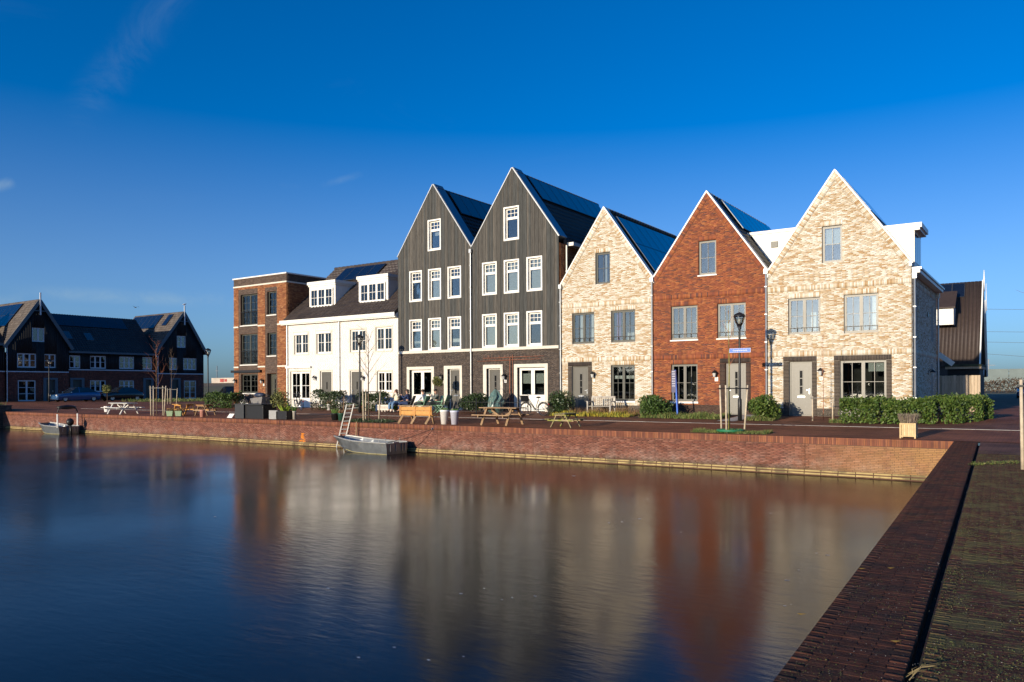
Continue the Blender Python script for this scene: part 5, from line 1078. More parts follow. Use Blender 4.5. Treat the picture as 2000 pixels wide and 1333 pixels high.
# ---- boats
HULL = mat('dull_aluminium', (.20, .21, .21), .38, .25, 2.5, metal=.6, bump=.05, bscale=6, stain=[((.55, .45, .22), 3, .66, .4)]); ALGAE = mat('waterline_scum', (.42, .36, .16), .8, .2, 5)
BLUEI = mat('pale_blue_deck', (.30, .38, .48), .5, .08, 3)
def boat(name, label, bow, A, Bc, extra):
    A, Bc, bow = Vector(A), Vector(Bc), Vector(bow); mid = (A+Bc)/2; ax = (bow-mid); ax.z = 0; L = ax.length; ax.normalize(); sd = Vector((-ax.y, ax.x, 0)); W = (Bc-A).length
    o = thing(name, label, 'boat', (mid.x, mid.y, WATER_Z)); o.rotation_euler = (0, 0, 0)
    def P(x, y, z): q = mid+ax*x+sd*y; return (q.x, q.y, WATER_Z+z)
    st = [(0, .48, .44, -.12, .46), (.35, .50, .46, -.12, .47), (.7, .49, .42, -.10, .50), (.9, .44, .34, -.02, .55), (1.06, .35, .24, .16, .60), (1.20, .26, .20, .53, .64)]
    V = []
    for t, g_, b_, zb, zt in st: V += [P(t*L, -g_*W, zt), P(t*L, -b_*W, zb+.12), P(t*L, -b_*W*.8, zb), P(t*L, b_*W*.8, zb), P(t*L, b_*W, zb+.12), P(t*L, g_*W, zt)]
    n = 6; Fc = [(i*n+j, i*n+j+1, (i+1)*n+j+1, (i+1)*n+j) for i in range(len(st)-1) for j in range(n-1)]+[(0, 1, 2, 3, 4, 5)[::-1], tuple((len(st)-1)*n+j for j in range(n))]
    hl = MB().add(V, Fc).build('hull', HULL, o); so_ = hl.modifiers.new('thick', 'SOLIDIFY'); so_.thickness = .02
    MB().add([P(t*L, y*g_*W*.9, .22) for t, g_, *_ in st[:5] for y in (-1, 1)], [(i*2, i*2+1, i*2+3, i*2+2) for i in range(4)]).build('floor', BLUEI, o)
    for s_ in (-1, 1):
        MB().tube([P(t*L, s_*g_*W, zt+.02) for t, g_, _, _, zt in st], .035, 6).build('gunwale', ALU, o)
        MB().tube([P(t*L, s_*(b_*W*1.02), zb+.135) for t, g_, b_, zb, zt in st[:4]], .012, 5).build('waterline', ALGAE, o)
    MB().add([P(x, y, z) for x, z in ((L*.08, .34), (L*.20, .34)) for y in (-.46*W, .46*W)]+[P(x, y, .30) for x in (L*.08, L*.20) for y in (-.46*W, .46*W)], [(0, 1, 3, 2), (4, 6, 7, 5), (0, 4, 5, 1), (2, 3, 7, 6)]).build('thwart', BLUEI, o)
    MB().add([P(x, y, z) for x, z in ((L*.55, .36), (L*.68, .36)) for y in (-.44*W, .44*W)]+[P(x, y, .32) for x in (L*.55, L*.68) for y in (-.44*W, .44*W)], [(0, 1, 3, 2), (4, 6, 7, 5), (0, 4, 5, 1), (2, 3, 7, 6)]).build('thwart', BLUEI, o)
    for t in (.15, .45, .75):
        for s_ in (-1, 1): MB().tube([P(t*L, s_*.47*W, .46), P(t*L, s_*.47*W, .60)], .014, 5).build('cleat', ALU, o)
    MB().tube([P(L*.02, -.12*W, .48), P(L*.02, .12*W, .48)], .03, 6).box(0, 0, 0, 0, 0, 0).build('transom_bar', ALU, o)
    for y in (-.36, -.22, .05, .3): q = MB(); q.bar(P(-.02, y*W, .12), P(-.02, y*W, .42), .04, .02); q.build('transom_rib', ALU, o)
    extra(o, P, L, W); return o
def ex2(o, P, L, W):
    e = on_y(846, 838.5, QY); MB().tube([P(.02, .4*W, .5), (Vector(P(.02, .4*W, .5))+Vector((e.x, QY-.05, e.z)))/2-Vector((0, 0, .06)), (e.x, QY-.05, e.z)], .012, 5).build('mooring_line', BLACKM, o)
    MB().add([P(x, -.505*W+.0, z) for x, z in ((L*.12, .30), (L*.36, .30), (L*.36, .33), (L*.12, .33))], [(0, 1, 2, 3)]).build('registration_strip', WHITE_P, o)
boat('moored_boat', 'open grey aluminium boat moored below the picnic seats, beside the ladder', on_z(682, 881, WATER_Z), on_z(750, 889, WATER_Z), on_z(800, 885, WATER_Z), ex2)
def ex1(o, P, L, W):
    for y in (-.46, .46): MB().tube([P(.15, y*W, .4), P(.15, y*W, 1.25)], .05, 7).build('pole', POTW, o)
    MB().tube([P(.15, -.46*W, 1.34), P(.15, -.40*W, 1.55), P(.15, -.2*W, 1.66), P(.15, .2*W, 1.66), P(.15, .40*W, 1.58), P(.15, .46*W, 1.34)], .04, 6).build('arch', BLACKM, o)
    MB().ball(P(.25, 0, 1.66), .16, .62, .14, 8, 5).build('folded_canopy', BLACKM, o, True); MB().ball(P(-.1, 0, .74), .22, .24, .24, 8, 6).tube([P(-.14, 0, .6), P(-.2, 0, -.1)], .07, 6).build('outboard_motor', BLACKM, o, True)
boat('moored_boat', 'grey boat with two white poles and folded black canopy at far left', on_z(95, 846, WATER_Z), on_z(110, 848.3, WATER_Z), on_z(160, 847, WATER_Z), ex1)

# ---- bicycles
RUBBER = mat('rubber', (.02, .02, .02), .8, .1, 8)
def bicycle(label, loc, rz, basket=True, col=None):
    o = local('bicycle', label, 'bicycle', loc, rz); m = col or BLACKM; R = .335
    for x in (-.53, .53):
        w = MB().ring((x, 0, R), (0, 1, 0), R-.02, .02, 28, 6).build('wheel', RUBBER, o, True); s = MB(); s.ring((x, 0, R), (0, 1, 0), R-.045, .010, 28, 4); s.build('rim', STEEL, w)
        s = MB(); 
        for k in range(14): a = 2*PI*k/14; s.tube([(x, .02*(-1)**k, R), (x+math.cos(a)*(R-.05), 0, R+math.sin(a)*(R-.05))], .0025, 3, cap=False)
        s.tube([(x, -.05, R), (x, .05, R)], .03, 8); s.build('spoke', STEEL, w)
        MB().tube([(x+math.cos(a)*(R+.02), 0, R+math.sin(a)*(R+.02)) for a in [PI*(.05+.8*i/9) if x < 0 else PI*(.15+.8*i/9) for i in range(10)]], .018, 5).build('mudguard', BLACKM, o)
    f = MB(); hd, bb, st = (-.36, 0, .88), (.06, 0, .30), (.22, 0, .80)
    for a, b, r in (((-.33, 0, .72), bb, .02), (hd, (.02, 0, .38), .016), (bb, st, .018), (bb, (.53, 0, R), .012), (st, (.53, 0, R), .010), ((-.33, 0, .72), hd, .020), ((-.33, 0, .72), (-.50, 0, R), .014)): f.tube([a, b], r, 6)
    f.build('frame', m, o, True); MB().ball((.24, 0, .93), .14, .09, .045, 10, 6).tube([(.23, 0, .8), (.24, 0, .92)], .013, 5).build('saddle', BLACKM, o, True)
    MB().tube([(-.12, -.28, 1.07), (-.25, -.24, 1.10), (-.36, -.08, 1.06), (-.36, .08, 1.06), (-.25, .24, 1.10), (-.12, .28, 1.07)], .013, 6).tube([hd, (-.36, 0, 1.06)], .014, 6).build('handlebar', STEEL, o, True)
    MB().ring((.06, .05, .30), (0, 1, 0), .085, .008, 16, 4).bar((.06, .07, .30), (.16, .07, .17), .02).bar((.06, -.07, .30), (-.04, -.07, .43), .02).box(.10, .22, .07, .16, .15, .18).box(-.10, .02, -.16, -.07, .42, .45).build('crank', STEEL, o)
    MB().box(.30, .80, -.07, .07, .70, .715).tube([(.75, .06, .70), (.56, .06, R)], .008, 4).tube([(.75, -.06, .70), (.56, -.06, R)], .008, 4).build('carrier', BLACKM, o); MB().box(.845, .875, -.04, .04, .56, .62).build('tail_light', mat('red_lens', (.4, .02, .02), .3, 0), o)
    if basket:
        b = MB(); b.lathe([(.20, .70), (.26, .98), (.265, 1.0)], (-.62, 0, .0), 4); b.build('basket', BLACKM, o); MB().ring((-.62, 0, 1.0), (0, 0, 1), .25, .02, 4, 4).build('basket_rim', BLACKM, o)
    return o
bicycle('black bicycle with front basket parked before the tall black house', on_street(1044, 812.5), 0)
bicycle('bicycle leaning among plants beside the white french door', base_at(583, 33.4), -.35, False)
bicycle('dark bicycle behind the charcoal chest, left of the cargo bike', base_at(487, 33.0), .3, False)
# cargo bike with box
o = local('cargo_bike', 'cargo bike with grey box standing behind the charcoal chest', 'cargo bike', base_at(512, 32.4), 0); m_ = mat('grey_box_panel', (.18, .17, .16), .6, .06, 4)
MB().prism([(-.62, -.32, .38), (.30, -.32, .38), (.42, -.32, .92), (-.82, -.32, .80)], (0, .64, 0)).build('box', m_, o, bevel=.01)
for x in (-.95, .85): w = MB().ring((x, 0, .27), (0, 1, 0), .25, .025, 22, 6).build('wheel', RUBBER, o, True); MB().ring((x, 0, .27), (0, 1, 0), .215, .010, 22, 4).tube([(x-.2, 0, .27), (x+.2, 0, .27)], .006, 4).tube([(x, 0, .07), (x, 0, .47)], .006, 4).build('rim', STEEL, w)
MB().tube([(-.95, 0, .27), (-.75, 0, .36), (.35, 0, .36), (.85, 0, .27)], .025, 6).tube([(.35, 0, .36), (.55, 0, .95)], .02, 6).tube([(.40, -.28, 1.12), (.30, 0, 1.08), (.40, .28, 1.12)], .014, 6).tube([(.25, 0, .4), (.30, 0, 1.08)], .018, 6).build('frame', BLACKM, o, True)
MB().ball((.60, 0, 1.0), .14, .09, .05, 8, 5).build('saddle', BLACKM, o, True); MB().ball((-.2, 0, 1.02), .50, .30, .17, 10, 6).build('rain_cover', mat('blue_black_cover', (.03, .04, .07), .4, .2, 5), o, True)

# ================================================================== PLANTS
def leaf_cloud(pts, size, seed, flat=.0, asp=.5):
    g = np.random.default_rng(seed); n = len(pts); d = g.normal(0, 1, (n, 3)); d[:, 2] = d[:, 2]*.7+flat; d /= np.linalg.norm(d, axis=1)[:, None]
    a = np.cross(d, g.normal(0, 1, (n, 3))); a /= np.linalg.norm(a, axis=1)[:, None]; s = size*g.uniform(.6, 1.3, n)[:, None]; b = np.cross(d, a)
    c = d*s*.12
    V = np.stack([pts-b*s, pts+a*s*asp+c, pts+b*s, pts-a*s*asp+c], 1).reshape(-1, 3)
    return V, (np.array([(0, 1, 2, 3)])[None]+4*np.arange(n)[:, None, None]).reshape(-1, 4)
LEAF = mat('laurel_leaf', (.045, .085, .018), .5, .25, 3, spec=.25, islands=[(.045, .085, .018), (.030, .060, .014), (.065, .115, .024), (.038, .072, .018), (.09, .13, .03), (.05, .09, .02)])
LEAF_H = mat('hedge_leaf', (.06, .10, .02), .5, .25, 3, spec=.25, islands=[(.060, .105, .018), (.038, .072, .014), (.085, .135, .026), (.05, .088, .018), (.12, .155, .035), (.07, .115, .02)])
LEAF_D = mat('dark_leaf', (.022, .045, .012), .45, .25, 3, spec=.5, islands=[(.022, .045, .012), (.032, .06, .015), (.018, .034, .010), (.05, .075, .02)])
LEAF_O = mat('olive_leaf', (.13, .14, .035), .6, .25, 3, islands=[(.13, .14, .035), (.18, .17, .04), (.09, .11, .03), (.20, .20, .06)])
TWIG = mat('twig', (.10, .065, .045), .9, .2, 8)
def shell_points(n, seed, c, r, inner=.45, bumps=9, lo=-.9):
    """points through an uneven ellipsoid, denser near its surface, thinned into clumps"""
    g = np.random.default_rng(seed); out = []; k = g.normal(0, 1, (bumps, 3)); k /= np.linalg.norm(k, axis=1)[:, None]
    while len(out) < n:
        d = g.normal(0, 1, (n*2, 3)); d /= np.linalg.norm(d, axis=1)[:, None]; d = d[d[:, 2] > lo]
        R = .84+.22*np.max(d@k.T, axis=1)**6; rr = R*(inner+(1-inner)*g.uniform(0, 1, len(d))**.45); out += list(d*rr[:, None])
    return np.array(out[:n])*np.array(r)+np.array(c)
def bush(name, label, cat, c, r, n, size, m, seed, group=None, lo=-.9):
    c = Vector(c); o = thing(name, label, cat, (c.x, c.y, street_z(c.y)), 0, group); gg = np.random.default_rng(seed); PP = []
    for k in range(7):
        a = 2*PI*k/6; cc = (c.x+.38*r[0]*math.cos(a)*(k < 6), c.y+.38*r[1]*math.sin(a)*(k < 6), c.z+r[2]*(gg.uniform(-.28, .22) if k < 6 else .12)); q = gg.uniform(.5, .74); PP.append(shell_points(n//7, seed+k, cc, (r[0]*q, r[1]*q, r[2]*q*gg.uniform(.85, 1.15)), lo=lo))
    PP = np.concatenate(PP); PP[:, 2] = np.maximum(PP[:, 2], street_z(c.y)+.03); v, f = leaf_cloud(PP, size, seed+1); obj_np('foliage', v, f, m, o)
    s = MB(); g = random.Random(seed)
    for k in range(7): a = g.uniform(0, 2*PI); s.tube([(c.x+.1*math.cos(a), c.y+.1*math.sin(a), street_z(c.y)), (c.x+r[0]*.5*math.cos(a), c.y+r[1]*.5*math.sin(a), c.z+r[2]*.3)], [.018, .008], 5)
    s.build('stem', TWIG, o)['kind'] = 'stuff'; return o
def hedge(name, label, path, w, h, n, size, m, seed, hv=.12):
    P = [Vector((x, y, 0)) for x, y in path]; g = np.random.default_rng(seed); Ls = [(b-a).length for a, b in zip(P[:-1], P[1:])]; T = sum(Ls); pts = []; md = P[len(P)//2]
    ph = g.uniform(0, 6, 6)
    for _ in range(n):
        t = g.uniform(0, T); i = 0
        while t > Ls[i] and i < len(Ls)-1: t -= Ls[i]; i += 1
        a, b = P[i], P[i+1]; q = a.lerp(b, t/Ls[i]); e = (b-a).normalized(); nn = Vector((-e.y, e.x, 0)); s = q.x+q.y*.7
        top = h*(1+hv*(.5*math.sin(s*2.1+ph[0])+.35*math.sin(s*4.7+ph[1])+.3*math.sin(s*9.3+ph[2]))); wd = w/2*(1+.16*math.sin(s*2.9+ph[3])+.12*math.sin(s*6.1+ph[4]))
        if g.random() < .5: u, z = g.choice((-1, 1))*wd*(1-.35*g.random()**2), top*g.random()
        else: u, z = g.uniform(-1, 1)*wd, top*(1-.4*g.random()**2)
        rd = (z/top-.75)/.25
        if rd > 0: u *= 1-.35*rd*rd
        q = q+nn*u; pts.append((q.x+g.normal(0, .02), q.y+g.normal(0, .02), street_z(q.y)+max(.02, z)+g.normal(0, .02)))
    for _ in range(n//40):                                         # loose sprigs standing above the clipped top
        k = int(g.integers(0, len(pts))); x, y, z = pts[k]
        if z-street_z(y) > h*.8: pts += [(x+g.normal(0, .03), y+g.normal(0, .03), z+.035*j) for j in range(1, int(g.integers(2, 6)))]
    o = thing(name, label, 'hedge', (md.x, md.y, street_z(md.y))); v, f = leaf_cloud(np.array(pts), size, seed+1); obj_np('foliage', v, f, m, o)
    s = MB(); rg = random.Random(seed)
    for k in range(int(T*5)):
        t = rg.uniform(0, T); i = 0
        while t > Ls[i] and i < len(Ls)-1: t -= Ls[i]; i += 1
        q = P[i].lerp(P[i+1], t/Ls[i]); z = street_z(q.y); s.tube([(q.x, q.y, z), (q.x+rg.uniform(-.2, .2), q.y+rg.uniform(-.2, .2), z+h*.7)], [.014, .006], 4)
    s.build('stem', TWIG, o)['kind'] = 'stuff'; return o
hedge('laurel_hedge', 'long green laurel hedge in front of the corner house', [(-6.75, 32.75), (-5.4, 32.95), (-3.6, 33.5), (-2.75, 34.3), (-2.55, 36.2)], 1.3, .90, 17000, .058, LEAF_H, 1, .10)
hedge('laurel_hedge', 'trimmed hedge before the left half of the white house', [(-38.9, 34.2), (-36.3, 34.2)], .7, 1.15, 2600, .06, LEAF_D, 2)
hedge('laurel_hedge', 'dark hedge before the right half of the white house', [(-34.9, 34.2), (-32.6, 34.2)], .7, 1.05, 2600, .06, LEAF_D, 3)
hedge('laurel_hedge', 'hedge left of the brown brick house', [(-50.6, 34.4), (-47.2, 34.4)], 1.0, 1.0, 3400, .07, LEAF, 4)
bush('laurel_bush', 'round laurel bush between the red house and the corner house', 'bush', (-9.95, 33.35, .70), (.80, .75, .72), 3000, .06, LEAF_H, 11)
bush('laurel_bush', 'round glossy laurel bush between bench and red house', 'bush', (-15.15, 33.7, .72), (.85, .75, .78), 3000, .06, LEAF, 12)
bush('laurel_bush', 'dark laurel bush behind the bicycle', 'bush', (-20.35, 33.9, .75), (.78, .7, .82), 2800, .06, LEAF_D, 13)
bush('laurel_bush', 'dark laurel bush left of the wrapped plant', 'bush', (-25.9, 34.0, .72), (1.0, .7, .75), 3000, .06, LEAF_D, 14)
bush('olive_shrub', 'tall yellow-green olive shrub in the grey planter', 'shrub', (-32.45, 26.2, .98), (.55, .5, .72), 900, .05, LEAF_O, 15)
bush('olive_shrub', 'loose shrub with bike mirror in front, before the white french door', 'shrub', (-41.9, 33.2, .75), (.9, .6, .6), 900, .06, LEAF_D, 16)
# wrapped plant
o = thing('wrapped_plant', 'tall plant wrapped in pale green frost fleece by a door', 'plant', (-24.6, 34.2, .20)); WRAP = mat('green_fleece', (.10, .17, .15), .3, .45, 7, bump=.8, bscale=9, spec=.5)
g = random.Random(3); V = []; pr = [(.30, 0), (.40, .25), (.42, .6), (.36, .9), (.20, 1.12), (.06, 1.28)]
for r_, z in pr:
    for j in range(16): a = 2*PI*j/16; k = r_*(1+g.uniform(-.26, .26)); V.append((-24.6+k*math.cos(a), 34.2+k*math.sin(a), .2+z+g.uniform(-.03, .03)))
MB().add(V, [(i*16+j, i*16+(j+1) % 16, (i+1)*16+(j+1) % 16, (i+1)*16+j) for i in range(5) for j in range(16)]+[tuple(80+j for j in range(16))]).build('fleece', WRAP, o)
MB().tube([(-24.6, 34.2, 1.3), (-24.55, 34.2, 1.7)], .01, 4).build('stem', TWIG, o)
# bay ball tree
def ball_tree(label, loc, h, r, m, seed, potm=None):
    o = thing('bay_tree', label, 'tree', tuple(loc)); x, y, z = loc; v, f = leaf_cloud(shell_points(750, seed, (x, y, z+h), (r, r, r), .3), .05, seed); obj_np('crown', v, f, m, o)
    MB().tube([(x, y, z), (x+.02, y, z+h*.6), (x, y, z+h)], [.025, .02, .015], 6).build('trunk', TWIG, o); MB().lathe([(.16, 0), (.21, .36), (.21, .40)], (x, y, z), 12).build('pot', potm or CHAR, o); return o
p = base_at(855, 34.3); ball_tree('clipped bay ball tree standing behind the seated people', p, 1.72, .33, LEAF_O, 41)
p = on_street(186, 806); ball_tree('small clipped ball tree in a pot beside the silver picnic table', (p.x, p.y+.8, p.z), 1.55, .33, LEAF_O, 42, POTW)
# ---- bare young trees
BARK = mat('young_bark', (.16, .11, .07), .85, .25, 10); BARK_Y = mat('yellow_green_bark', (.26, .23, .06), .8, .25, 10); BARK_R = mat('red_twig', (.30, .11, .06), .8, .2, 10); STAKE = mat('peeled_stake', (.52, .43, .31), .8, .18, 8, bump=.3, bscale=25)
def branches(mb, p, d, L, r, depth, g, droop=0.):
    pts = [p]; q = p; dd = d.copy(); n = 5
    for i in range(n):
        dd = (dd+Vector((g.gauss(0, .10), g.gauss(0, .10), g.gauss(.02, .06)-droop))).normalized(); q = q+dd*(L/n); pts.append(q)
    mb.tube(pts, [r*(1-.8*i/n) for i in range(n+1)], 5 if r > .012 else 3, cap=False)
    if depth:
        for k in range(3+depth):
            i = g.randint(1, n); a = g.uniform(0, 2*PI); s = (pts[i]-pts[i-1]).normalized(); o1 = s.orthogonal().normalized(); o2 = s.cross(o1)
            branches(mb, pts[i], (s*.8+(o1*math.cos(a)+o2*math.sin(a))*.6).normalized(), L*g.uniform(.3, .5), r*.45, depth-1, g, droop)
def young_tree(label, loc, h, stakes, seed, bark, clear, r=.035, nb=12, spread=.5, sh=1.55, twig=None, blen=.42, cross=True, lean=0., ystem=None):
    loc = Vector(loc); o = thing('young_tree', label, 'tree', tuple(loc)); g = random.Random(seed); t = MB(); pts = [loc+Vector((lean*k/6+g.uniform(-.01, .01), g.uniform(-.01, .01), h*k/6)) for k in range(7)]
    t.tube(pts, [r*(1-.85*k/6) for k in range(7)], 7); t.build('trunk', bark, o, True); b = MB()
    for k in range(nb):
        f = clear+(1-clear)*k/nb; i = min(5, int(f*6)); p = pts[i].lerp(pts[i+1], f*6-i); a = k*2.4+g.uniform(-.4, .4); d = Vector((math.cos(a)*spread, math.sin(a)*spread, .75)).normalized()
        branches(b, p, d, h*blen*(1.15-.75*(f-clear)/(1-clear)), r*.30, 1, g)
    b.build('crown', twig or bark, o)
    for sx, sy, tx in stakes: MB().tube([loc+Vector((sx, sy, 0)), loc+Vector((sx+tx, sy, sh))], [.034, .03], 8).build('stake', STAKE, o, True)
    if cross and stakes:
        c = MB(); q = [loc+Vector((sx+tx*.9, sy, sh*.93)) for sx, sy, tx in stakes]
        for i in range(len(q)-1): c.bar(q[i]+Vector((-.06, -.055, 0)), q[i+1]+Vector((.06, -.055, 0)), .016, .035)
        c.build('strap', BLACKM, o)
    return o
t1 = young_tree('staked young tree with green base ring in front of the red house', (-8.95, 26.1, .014), 4.3, [(-.36, .25, -.05), (.0, -.28, -.02), (.42, .30, .12)], 21, BARK_Y, .52, .032, 7, .35, 1.62, BARK_R, .12)
MB().ring((-8.92, 26.12, .09), (0, 0, 1), .42, .05, 20, 6).build('base_ring', mat('green_ring', (.02, .16, .07), .5, .1, 4), t1, True)
young_tree('staked young tree with upswept twigs in front of the white house', (-26.15, 26.2, .016), 4.1, [(-.34, .15, .02), (-.05, -.28, -.03), (.42, .25, .10)], 22, BARK, .42, .045, 13, .62, 1.5, BARK, .33)
young_tree('reddish staked double-stemmed tree beside the silver picnic table', (-43.5, 26.1, .014), 4.4, [(-.42, -.1, -.06), (.08, .35, 0), (.18, -.3, 0), (.62, .1, .20)], 23, BARK, .36, .028, 16, .5, 1.75, BARK_R, .26)
young_tree('slender staked tree before the shaded gable beside the lamp', (-61.4, 38.2, .27), 4.6, [(-.35, .1, 0), (-.1, -.3, 0), (.55, .1, .15)], 24, BARK, .42, .028, 12, .45, 1.35, BARK, .24)
young_tree('thin sapling between two short stakes beside the grey door', (-7.52, 33.3, .15), 3.6, [(-.42, .0, 0), (.36, .0, 0)], 25, BARK_R, .45, .016, 6, .3, 1.02, BARK_R, .2)
p = on_z(1995, 916, 0)
stk_r = young_tree('tree with reddish drooping twigs and thick stake at the right edge', (.75, 18.2, -.02), 5.0, [(p.x-.75+.02, p.y-18.2, -.02), (.30, -.3, 0)], 26, BARK_R, .42, .05, 18, .8, 1.72, mat('purple_twig', (.17, .07, .06), .8, .2, 10), .24)
# espalier on the tall black house
o = thing('espalier_tree', 'trained espalier tree with two flat tiers on the tall black house', 'tree', (-24.5, YF-.2, .25)); e = MB(); x = on_y(997, 750, YF-.12).x; z1, z2 = on_y(997, 698, YF-.12).z, on_y(997, 703.5, YF-.12).z
MB().tube([(x-.04, YF-.15, .25), (x-.02, YF-.13, z1)], [.035, .02], 6).tube([(x+.13, YF-.10, .25), (x+.13, YF-.10, z2+.3)], .014, 5).build('trunk', BARK_R, o)
for z, a, b in ((z1, -1.9, 2.2), (z2, -2.3, 2.0)): e.tube([(x+a, YF-.09, z-.03), (x, YF-.10, z), (x+b, YF-.09, z+.02)], [.008, .016, .008], 5)
rg = random.Random(8)
for k in range(46): a = x+rg.uniform(-1.9, 2.0); z = rg.choice((z1, z2)); e.tube([(a, YF-.10, z), (a+rg.uniform(-.04, .04), YF-.12, z+rg.uniform(.06, .22))], [.005, .002], 3, cap=False)
e.build('crown', BARK_R, o)
# ---- low planting, weeds and moss
GRASS = mat('grass_blade', (.10, .15, .03), .7, .3, 4, islands=[(.10, .15, .03), (.15, .17, .04), (.07, .11, .025), (.20, .18, .06)])
def strip(name, label, x0, x1, y0, y1, n, h, m, seed, w=.012):
    g = np.random.default_rng(seed); X = g.uniform(x0, x1, n); Y = g.uniform(y0, y1, n); Z = np.array([street_z(y) for y in Y]); a = g.uniform(0, 2*PI, n); B = np.stack([X, Y, Z], 1); L = h*g.uniform(.4, 1.1, n)*(.6+.5*np.sin(X*2.3)**2)
    s = np.stack([np.cos(a), np.sin(a), 0*a], 1)*w; d = np.stack([g.normal(0, .35, n), g.normal(0, .35, n), np.ones(n)], 1)*L[:, None]
    V = np.stack([B-s, B+s, B+d+s*.3, B+d-s*.3], 1).reshape(-1, 3); F_ = (np.array([(0, 1, 2, 3)])[None]+4*np.arange(n)[:, None, None]).reshape(-1, 4)
    o = obj_np(name, V, F_, m); tag(o, label, 'plants', kind='stuff'); return o
def bed(x0, x1, y0, y1): slope_sheet('garden_bed', x0, x1, y0, y1, SOIL, .012)
bed(-15.9, -11.7, 33.0, YF-.02); bed(-20.9, -16.1, 33.3, YF-.02); bed(-10.3, -9.3, 32.9, YF-.02); bed(-7.2, -4.6, 32.6, YF-.02)
strip('grass', 'tufty grass strip at the foot of the red house', -15.6, -11.8, 33.0, 34.6, 4200, .22, GRASS, 51, .014)
strip('grass', 'grass tuft beside the path of the red house', -10.6, -9.4, 32.7, 33.4, 700, .18, GRASS, 52)
strip('flower_bed', 'yellowish low flower bed before the narrow cream house', -20.6, -16.2, 33.2, 34.2, 1800, .24, YEL, 53, .018); strip('flower_bed', 'brown dry perennials before the narrow cream house', -20.6, -16.2, 33.6, 35.2, 1600, .38, DRYB, 54, .010)
strip('grass', 'grass patch round the staked tree on the quay', -10.2, -7.6, 25.75, 26.6, 2600, .12, GRASS, 55, .008); strip('grass', 'low green plants round the staked tree near the ladder', -27.4, -24.6, 25.75, 26.6, 1400, .15, LEAF_D, 56, .012)
strip('grass', 'grass on the shaded landing at far left', LX-7, LX-.2, 18, QY+.4, 2500, .3, GRASS, 57, .02).location.z = .46
strip('grass', 'grass verge before the shaded terrace', -80, -72, 44, 52, 2600, .3, GRASS, 58, .03)
strip('plinth_plants', 'low plants along the foot of the corner house', -7.1, -6.6, 32.3, 33.2, 300, .2, GRASS, 59)
MOSS = mat('moss', (.11, .12, .03), .95, .4, 20, islands=[(.11, .12, .03), (.085, .095, .028), (.15, .15, .05), (.06, .08, .02), (.13, .11, .05)])
g = np.random.default_rng(61); n = 60000; t = 18.5*g.uniform(0, 1, n)**1.7-.6; u = np.where(g.random(n) < .16, .66+np.abs(g.normal(0, .09, n)), g.uniform(.66, 2.1, n))
band = np.sin(t*2.3+1.1*np.sin(u*3))+np.sin(t*5.7+u*2.1)+.9*g.normal(0, 1, n); keep = (band > .5); t, u = t[keep], u[keep]
A_ = np.array(A2); P = A_+t[:, None]*np.array(e2)+u[:, None]*np.array(n2); P[:, 2] = -.010+g.uniform(0, .006, len(t)); v, f = leaf_cloud(P, .0042, 62, 2.5, .8); tag(obj_np('moss', v, f, MOSS), 'yellow-green moss on the near pavement and along its joint', 'moss', kind='stuff')
n = 12000; t = 18*g.uniform(0, 1, n)**1.6-.6; u = g.uniform(.02, .58, n); keep = np.sin(t*3.1+u*5)+g.normal(0, 1, n) > 1.0; t, u = t[keep], u[keep]; P = A_+t[:, None]*np.array(e2)+u[:, None]*np.array(n2); P[:, 2] = .001+g.uniform(0, .003, len(t))
v, f = leaf_cloud(P, .0038, 63, 2.5, .8); tag(obj_np('moss', v, f, MOSS), 'specks of moss on the near quay cap', 'moss', kind='stuff')
PEB = mat('grit', (.40, .38, .34), .8, .2, 9); n = 2600; t = 16*g.uniform(0, 1, n)**1.8-.5; u = g.uniform(.02, 2.0, n); P = A_+t[:, None]*np.array(e2)+u[:, None]*np.array(n2); P[:, 2] = .004; v, f = leaf_cloud(P, .0026, 64, 2.5, .9); tag(obj_np('grit', v, f, PEB), 'pale grit scattered on cap and pavement', 'grit', kind='stuff')
q0 = on_z(1900, 908, 0); q1 = on_z(2000, 903, 0); n = 420; a = g.uniform(0, 1, n)**1.6; P = np.array(q0)+a[:, None]*(np.array(q1)-np.array(q0))+np.stack([g.normal(0, .05, n), g.normal(0, .12, n), np.abs(g.normal(.0, .02, n))], 1); v, f = leaf_cloud(P, .017, 65, 1.2, .6); tag(obj_np('weeds', v, f, GRASS), 'line of bright green weeds across the pavement near the stake', 'weeds', kind='stuff')
m_ = MB(); rg = random.Random(14); yl = mat('fallen_leaf', (.30, .18, .03), .8, .2, 9)
for px, py in ((1749, 1253), (1740, 1110), (1683, 1111), (1565, 1200)):
    p = on_z(px, py, .004); o = MB().add([(p.x-.03, p.y, .006), (p.x, p.y-.022, .004), (p.x+.035, p.y+.005, .012), (p.x+.005, p.y+.025, .004)], [(0, 1, 2, 3)]).build('fallen_leaf', yl); tag(o, {1749: 'yellow fallen leaf on the near quay cap close to the joint', 1740: 'tiny yellow leaf higher up beside the joint of the cap', 1683: 'small yellow leaf near the middle of the cap', 1565: 'tiny yellow leaf at the water edge of the cap'}[px], 'leaf', 'fallen leaves on the cap', 'thing')
m_ = MB(); p = on_z(1772, 1325, -.02); 
for k in range(9): a = rg.uniform(-.6, 1.2); L = rg.uniform(.05, .16); m_.tube([p+Vector((rg.uniform(-.02, .03), rg.uniform(-.05, .12), 0)), p+Vector((L*.5*math.cos(a), L*.4, L*.45)), p+Vector((L*math.cos(a)*1.1, L*.7, L*.55))], [.0022, .0018, .0008], 3, cap=False)
tag(m_.build('dry_weed', mat('straw', (.22, .17, .08), .8, .2, 9)), 'dry straw-coloured weed growing in the joint at the bottom edge', 'weed', kind='thing')
